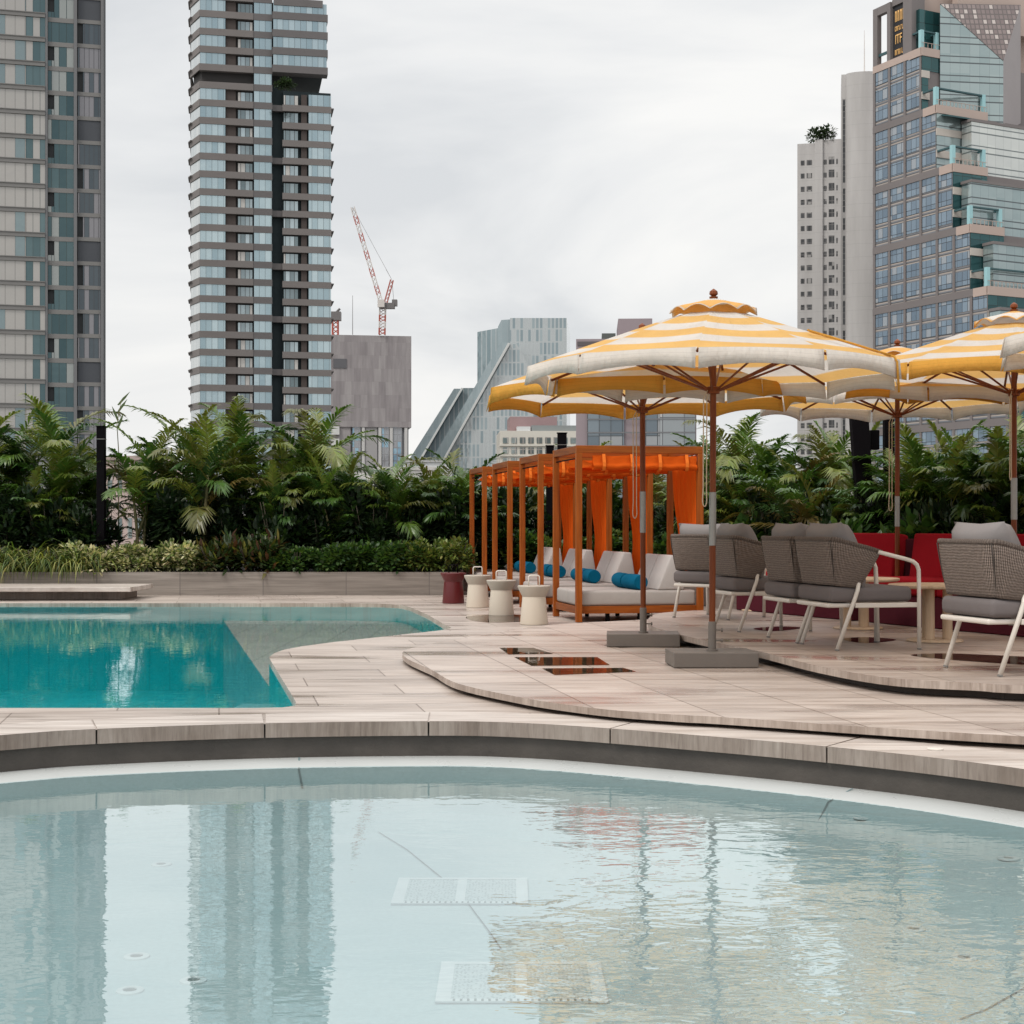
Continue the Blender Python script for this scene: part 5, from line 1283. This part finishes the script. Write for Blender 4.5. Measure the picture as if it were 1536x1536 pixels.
def palm_mesh(seed, stems=4, H=2.8, spread=.5, yellow=.12, fl_len=1.25, nfr=6, dense=26, low=2):
    rnd = random.Random(seed); tr = MB(); cr_ = MB(); cr_.tint = []
    for k in range(stems):
        a = rnd.uniform(0, 6.28); lean = rnd.uniform(.05, .32); h = H * rnd.uniform(.30, .62) * (1 if k else 1.05)
        bx, by = rnd.uniform(-.12, .12), rnd.uniform(-.12, .12)
        pts = [Vector((bx + math.cos(a) * lean * s_ ** 1.6 * h * .8, by + math.sin(a) * lean * s_ ** 1.6 * h * .8, h * s_)) for s_ in (0, .25, .5, .75, 1)]
        tr.tube(pts, [.03, .026, .024, .026, .02], 7)
        az0 = rnd.uniform(0, 6.28)
        for i in range(nfr + rnd.randint(-1, 1)):
            az = az0 + i * 2.4 + rnd.uniform(-.3, .3); f_ = i / nfr
            t_ = rnd.choice(GREENS)
            if rnd.random() < yellow: t_ = rnd.choice([(.13, .14, .03), (.11, .115, .03), (.16, .125, .04)])
            frond(cr_, rnd, pts[-1] + Vector((0, 0, -.12 * f_)), az, fl_len * rnd.uniform(.75, 1.15), R(84 - 46 * f_ + rnd.uniform(-8, 8)), R(48 + 34 * f_ + rnd.uniform(-12, 22)), t_, dense, .40 * fl_len / 1.25, .037)
        for i in range(low): 
            az = rnd.uniform(0, 6.28); frond(cr_, rnd, pts[rnd.randint(1, 3)], az, fl_len * rnd.uniform(.5, .8), R(66), R(58), rnd.choice(GREENS[:3]), 18, .32, .028)
    top = max(v[2] for v in cr_.v); return tr, cr_, top
def shrub_mesh(seed, rx, ry, h, n_, ll, w_, tints, strap=False, up_=.3, tip=None):
    rnd = random.Random(seed); st_ = MB(); lf = MB(); lf.tint = []
    for k in range(6):
        a = rnd.uniform(0, 6.28); st_.tube([(0, 0, 0), (math.cos(a) * rx * .4, math.sin(a) * ry * .4, h * .45), (math.cos(a) * rx * .6, math.sin(a) * ry * .6, h * .8)], [.016, .012, .006], 5)
    lumps = [(rnd.uniform(-.6, .6) * rx, rnd.uniform(-.6, .6) * ry, rnd.uniform(.22, .75) * h, rnd.uniform(.3, .5)) for _ in range(11)]
    for i in range(n_):
        if strap:
            a = rnd.uniform(0, 6.28); b0 = Vector((rnd.uniform(-.6, .6) * rx, rnd.uniform(-.6, .6) * ry, .02)); e_ = R(rnd.uniform(40, 85)); L = ll * rnd.uniform(.6, 1.15); p = b0; t_ = jit(rnd, rnd.choice(tints)); sd_ = Vector((-math.sin(a), math.cos(a), 0))
            for q in range(5):
                d = Vector((math.cos(a) * math.cos(e_), math.sin(a) * math.cos(e_), math.sin(e_))); p2 = p + d * L / 5; w0, w1 = w_ * (1 - q / 6), w_ * (1 - (q + 1) / 5.2); b = len(lf.v)
                lf.v += [tuple(p - sd_ * w0 / 2), tuple(p + sd_ * w0 / 2), tuple(p2 + sd_ * w1 / 2), tuple(p2 - sd_ * w1 / 2)]; lf.f.append((b, b + 1, b + 2, b + 3)); lf.uv.append([(0, 0)] * 4); lf.mi.append(0); lf.tint += [(*t_, 1)] * 4; p = p2; e_ -= R(rnd.uniform(18, 42))
            continue
        c = lumps[rnd.randrange(len(lumps))]
        a = rnd.uniform(0, 6.28); el = math.asin(rnd.uniform(-.75, 1)); rr = c[3] * rnd.uniform(.55, 1.05)
        n0 = Vector((math.cos(a) * math.cos(el), math.sin(a) * math.cos(el), math.sin(el)))
        p = Vector((c[0] + n0.x * rr * rx, c[1] + n0.y * rr * ry, max(-.06, c[2] + n0.z * rr * h * .75)))
        d = (n0 + Vector((rnd.uniform(-.6, .6), rnd.uniform(-.6, .6), up_ + rnd.uniform(-.4, .4)))).normalized(); sd_ = d.cross(Vector((rnd.uniform(-.3, .3), rnd.uniform(-.3, .3), 1))).normalized()
        leaflet(lf, p, d, sd_, ll * rnd.uniform(.65, 1.2), w_ * rnd.uniform(.8, 1.15), jit(rnd, rnd.choice(tints), .3), rnd.uniform(.1, .6))
    return st_, lf
class Plants:
    """one prototype mesh pair per variant, copied plant by plant"""
    def __init__(s): s.p = {}
    def put(s, key, make, name, cat, lab, loc, sc_, rz, group, pn=('trunk', 'crown'), mats=None):
        if key not in s.p:
            r_ = thing(name, lab, cat, loc, rz, group); a, b = make()[:2]
            mt_ = mats or (M['trunk'], M['leaf'])
            a.build(pn[0], mt_[0], r_, smooth='all'); b.build(pn[1], mt_[1], r_); s.p[key] = r_
        else: r_ = dup(s.p[key], loc, rz, lab)
        r_.scale = (sc_, sc_, sc_) if not isinstance(sc_, tuple) else sc_
        return r_
PL = Plants(); rnd = random.Random(21)
PV = [dict(seed=1, stems=5, H=2.8), dict(seed=2, stems=3, H=3.0, yellow=.22, fl_len=1.3, low=0), dict(seed=3, stems=6, H=2.6, fl_len=1.1, yellow=.05), dict(seed=4, stems=4, H=2.9, fl_len=1.45, yellow=.15, dense=30), dict(seed=5, stems=5, H=2.5, fl_len=1.0, yellow=.0, dense=24), dict(seed=6, stems=4, H=2.2, fl_len=1.3, yellow=.35, nfr=5)]
tops = [palm_mesh(**v)[2] for v in PV]
WORDS = ['bushy green palm', 'tall palm with yellowing fronds', 'dense short leaved palm', 'palm with long arching fronds', 'dark green fine leaved palm', 'yellow green palm']
ORD = ['first', 'second', 'third', 'fourth', 'fifth', 'sixth', 'seventh', 'eighth', 'ninth', 'tenth', 'eleventh', 'twelfth']
cnt = {}
def palm(px, py, Y, v, zone, group):
    p = A(px, py, Y); z0 = .34; s_ = (p.z - z0) / tops[v]
    key = (v, zone); cnt[key] = cnt.get(key, 0) + 1
    lab = f'{ORD[cnt[key] - 1]} {WORDS[v]} {zone}, counted from the left'
    PL.put(('palm', v), lambda: palm_mesh(**PV[v]), 'palm', 'palm', lab, (p.x, p.y, z0), s_, rnd.uniform(0, 6.28), group)
def zone_l(px): return 'below the glass tower' if px < 150 else 'right of the black post' if px < 285 else 'below the striped tower' if px < 500 else 'below the concrete building' if px < 622 else 'beside the farthest cabana'
FR = [(-75, 640, 0), (-30, 618, 3), (22, 606, 0), (62, 700, 2), (100, 596, 3), (126, 676, 4), (206, 626, 1), (234, 694, 2), (262, 606, 1), (300, 618, 1), (330, 700, 4), (368, 600, 3), (404, 690, 0), (436, 650, 2), (470, 604, 3), (505, 676, 0), (538, 680, 2), (566, 690, 4), (600, 676, 3), (640, 684, 2), (672, 670, 5), (700, 700, 4)]
for i, (px, py, v) in enumerate(FR): palm(px + rnd.uniform(-5, 5), py, 26.1 + .55 * (i % 3), v, zone_l(px), 'palms in the planter along the pool')
BK = [(-50, 675, 4), (12, 690, 2), (88, 690, 0), (318, 690, 4), (388, 700, 4), (470, 705, 2), (522, 722, 4), (585, 725, 2), (640, 720, 4), (690, 725, 4)]
for i, (px, py, v) in enumerate(BK): palm(px, py, 27.9 + .4 * (i % 2), v, 'in back ' + zone_l(px), 'palms in the planter along the pool')
YB = [(700, 27.6), (960, 27.6), (1010, 25.5), (1050, 23.2), (1095, 21.6), (1150, 20.2), (1215, 19.0), (1290, 18.3), (1360, 17.5), (1430, 16.8), (1510, 16.1), (1620, 15.2)]
def yb(px):
    for (a, ya), (b, y2) in zip(YB[:-1], YB[1:]):
        if a <= px <= b: return ya + (y2 - ya) * (px - a) / (b - a)
    return YB[-1][1]
def zone_r(px): return 'behind the cabanas' if px < 1050 else 'left of leaning post' if px < 1270 else 'behind the red sofas'
RT = [(735, 716, 4, 0), (772, 690, 5, .3), (815, 712, 2, 0), (880, 664, 3, .4), (925, 706, 4, 0), (978, 680, 5, .2), (1020, 700, 0, 0), (1062, 650, 0, .4), (1092, 618, 3, 0), (1118, 690, 2, -.3), (1142, 634, 4, .5), (1178, 665, 5, .2), (1205, 690, 5, -.3), (1235, 640, 3, .9), (1262, 628, 0, 1.2), (1300, 690, 2, -.2), (1330, 700, 4, .4), (1362, 668, 0, 0), (1392, 636, 3, .3), (1425, 628, 2, .6), (1455, 640, 0, 0), (1490, 650, 4, .4), (1520, 640, 2, 0), (1555, 600, 0, .3), (1600, 640, 3, 0)]
for px, py, v, o_ in RT: palm(px, py, yb(px) + .35 + o_, v, zone_r(px), 'palms in the planter behind the seats')
for i, px in enumerate(range(1075, 1620, 38)): palm(px, 700 + (i * 37) % 40, yb(px) + 1.5 + .3 * (i % 2), (4, 2, 0, 4, 2)[i % 5], 'in back ' + zone_r(px), 'palms in the planter behind the seats')
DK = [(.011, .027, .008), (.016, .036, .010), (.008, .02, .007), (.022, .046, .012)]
def shrub(kind, v, px, py, Y, z0, lab, w_=1.0):
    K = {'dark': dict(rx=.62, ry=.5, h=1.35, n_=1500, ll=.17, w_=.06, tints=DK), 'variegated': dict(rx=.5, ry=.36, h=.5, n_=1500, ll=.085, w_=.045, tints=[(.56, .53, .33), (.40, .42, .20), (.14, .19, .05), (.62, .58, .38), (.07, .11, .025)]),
         'strap': dict(rx=.42, ry=.3, h=.4, n_=170, ll=.72, w_=.026, tints=[(.19, .21, .04), (.10, .15, .025), (.27, .27, .08), (.05, .09, .02)], strap=True), 'croton': dict(rx=.45, ry=.4, h=.58, n_=420, ll=.22, w_=.06, tints=[(.03, .055, .014), (.07, .09, .02), (.16, .15, .03), (.07, .03, .012), (.02, .04, .013), (.025, .05, .014)], up_=.7),
         'hedge': dict(rx=.55, ry=.4, h=.55, n_=1300, ll=.095, w_=.06, tints=[(.045, .10, .018), (.032, .08, .015), (.08, .14, .026), (.02, .05, .013)]), 'lime': dict(rx=.55, ry=.42, h=.7, n_=1300, ll=.095, w_=.055, tints=[(.15, .19, .035), (.10, .155, .03), (.06, .11, .02), (.20, .22, .06)])}[kind]
    p = A(px, py, Y); s_ = (p.z - z0) / (K['h'] * 1.02)
    PL.put((kind, v), lambda: shrub_mesh(50 + v * 7 + len(kind), **K), {'dark': 'shrub', 'variegated': 'variegated_shrub', 'strap': 'strap_leaf_plant', 'croton': 'croton', 'hedge': 'hedge_shrub', 'lime': 'lime_shrub'}[kind], 'shrub', lab, (p.x, p.y, z0), (s_ * w_, s_ * w_, s_), rnd.uniform(0, 6.28),
           {'dark': 'dark shrubs under the palms', 'variegated': 'cream leaved shrubs along the planter edge', 'strap': 'strap leaved plants along the planter edge', 'croton': 'crotons along the planter edge', 'hedge': 'green shrubs along the planter edge', 'lime': 'lime shrubs along the planter edge'}[kind], ('stem', 'foliage'), (M['bark'], M['shrubleaf']))
def nth(i): return ORD[i] if i < 12 else ('thirteenth', 'fourteenth', 'fifteenth', 'sixteenth', 'seventeenth', 'eighteenth', 'nineteenth', 'twentieth', 'twenty first', 'twenty second', 'twenty third', 'twenty fourth', 'twenty fifth', 'twenty sixth')[i - 12]
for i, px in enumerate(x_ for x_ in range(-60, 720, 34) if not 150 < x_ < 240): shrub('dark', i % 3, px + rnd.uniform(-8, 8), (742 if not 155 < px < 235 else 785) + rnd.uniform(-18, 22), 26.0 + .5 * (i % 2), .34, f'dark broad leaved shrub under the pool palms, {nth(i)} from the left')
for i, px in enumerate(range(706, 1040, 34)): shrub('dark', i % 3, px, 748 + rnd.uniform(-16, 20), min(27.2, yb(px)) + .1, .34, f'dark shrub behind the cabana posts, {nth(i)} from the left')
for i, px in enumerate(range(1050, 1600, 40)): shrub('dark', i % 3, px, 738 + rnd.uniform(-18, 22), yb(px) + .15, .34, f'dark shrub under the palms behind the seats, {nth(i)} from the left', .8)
for i, px in enumerate((-40, -18, 6, 30, 56, 82, 104, 122)): shrub('strap', i % 3, px, 817 + rnd.uniform(-6, 6), 25.02 + .14 * (i % 2), .37, f'yellow green strap leaved plant spilling over the planter, {nth(i)} from the left', 1.1)
for i, px in enumerate((136, 160, 184, 208, 232, 256, 280, 302)): shrub('variegated', i % 3, px, 816 + (6 if i % 2 else -4), 25.06 + .14 * (i % 3), .37, f'cream and green leaved shrub at the planter edge, {nth(i)} from the left', 1.0)
for i, px in enumerate((322, 348, 374, 396)): shrub('croton', i % 2, px, 803 + rnd.uniform(-4, 8), 25.08 + .13 * (i % 2), .37, f'dark croton with yellow and red leaves, {nth(i)} of four from the left', 1.0)
for i, px in enumerate((418, 446, 474, 502, 530, 558, 584, 610)): shrub('hedge', i % 3, px, 820 - i * 1.2 + rnd.uniform(-4, 4), 25.06 + .13 * (i % 3), .37, f'glossy green shrub in the low hedge by the pool, {nth(i)} from the left', 1.05)
for i, px in enumerate((632, 656, 682)): shrub('lime', i % 2, px, 806 + rnd.uniform(-4, 4), 25.08, .37, f'lime green shrub near the red stool, {nth(i)} of three from the left', 1.0)
for i, px in enumerate((712, 748, 786, 826, 866, 905, 945, 985, 1020)): shrub('hedge' if i % 3 else 'lime', i % 3 if i % 3 else 1, px, 800 + rnd.uniform(-14, 8), 26.75 if px < 960 else yb(px) - .2, .36, f'low green shrub glimpsed between the cabana posts, {nth(i)} from the left')
for i, px in enumerate(range(1085, 1560, 44)): shrub('hedge' if i % 2 else 'dark', i % 3, px, 778 + rnd.uniform(-10, 10), yb(px) - .35, .34, f'low shrub just above the sofa backs, {nth(i)} from the left', .9)
# bare stalk and roof greenery
p = A(178, 600, 26.3); t = thing('bare_stalk', 'thin bare flower stalk rising above the palms right of the black post', 'plant', (p.x, p.y, .34)); h = p.z - .34
MB().tube([(0, 0, 0), (.0, 0, h * .7), (-.03, 0, h * .86), (.05, 0, h)], [.012, .009, .007, .004], 5).build('stem', M['trunk'], t, smooth='all')
lf = MB(); lf.tint = []
for z, dx, L in ((.84, .1, .28), (.88, -.12, .3), (.93, .2, .3), (.97, .28, .34)): leaflet(lf, Vector((-.01, 0, h * z)), Vector((dx, 0, L)).normalized(), Vector((1, 0, -dx)).normalized(), L, .05, (.07, .10, .035), .1)
lf.build('leaf', M['leaf'], t)
def roof_tree(px0, px1, py0, py1, Y, lab, n_=700):
    a, b = A(px0, py1, Y), A(px1, py0, Y); rx = (b.x - a.x) / 2; h = b.z - a.z; t = thing('roof_tree', lab, 'tree', ((a.x + b.x) / 2, Y, a.z))
    st_, lf = shrub_mesh(int(px0), rx, rx * .5, h, n_, rx * .22, rx * .11, [(.035, .06, .028), (.05, .08, .035), (.025, .045, .02)])
    st_.build('trunk', M['bark'], t); lf.build('crown', M['shrubleaf'], t)
roof_tree(1210, 1258, 190, 214, 330, 'dark green tree growing on the roof of the white tower'); roof_tree(405, 445, 118, 134, 262, 'dark shrubbery in the sky garden of the striped tower')
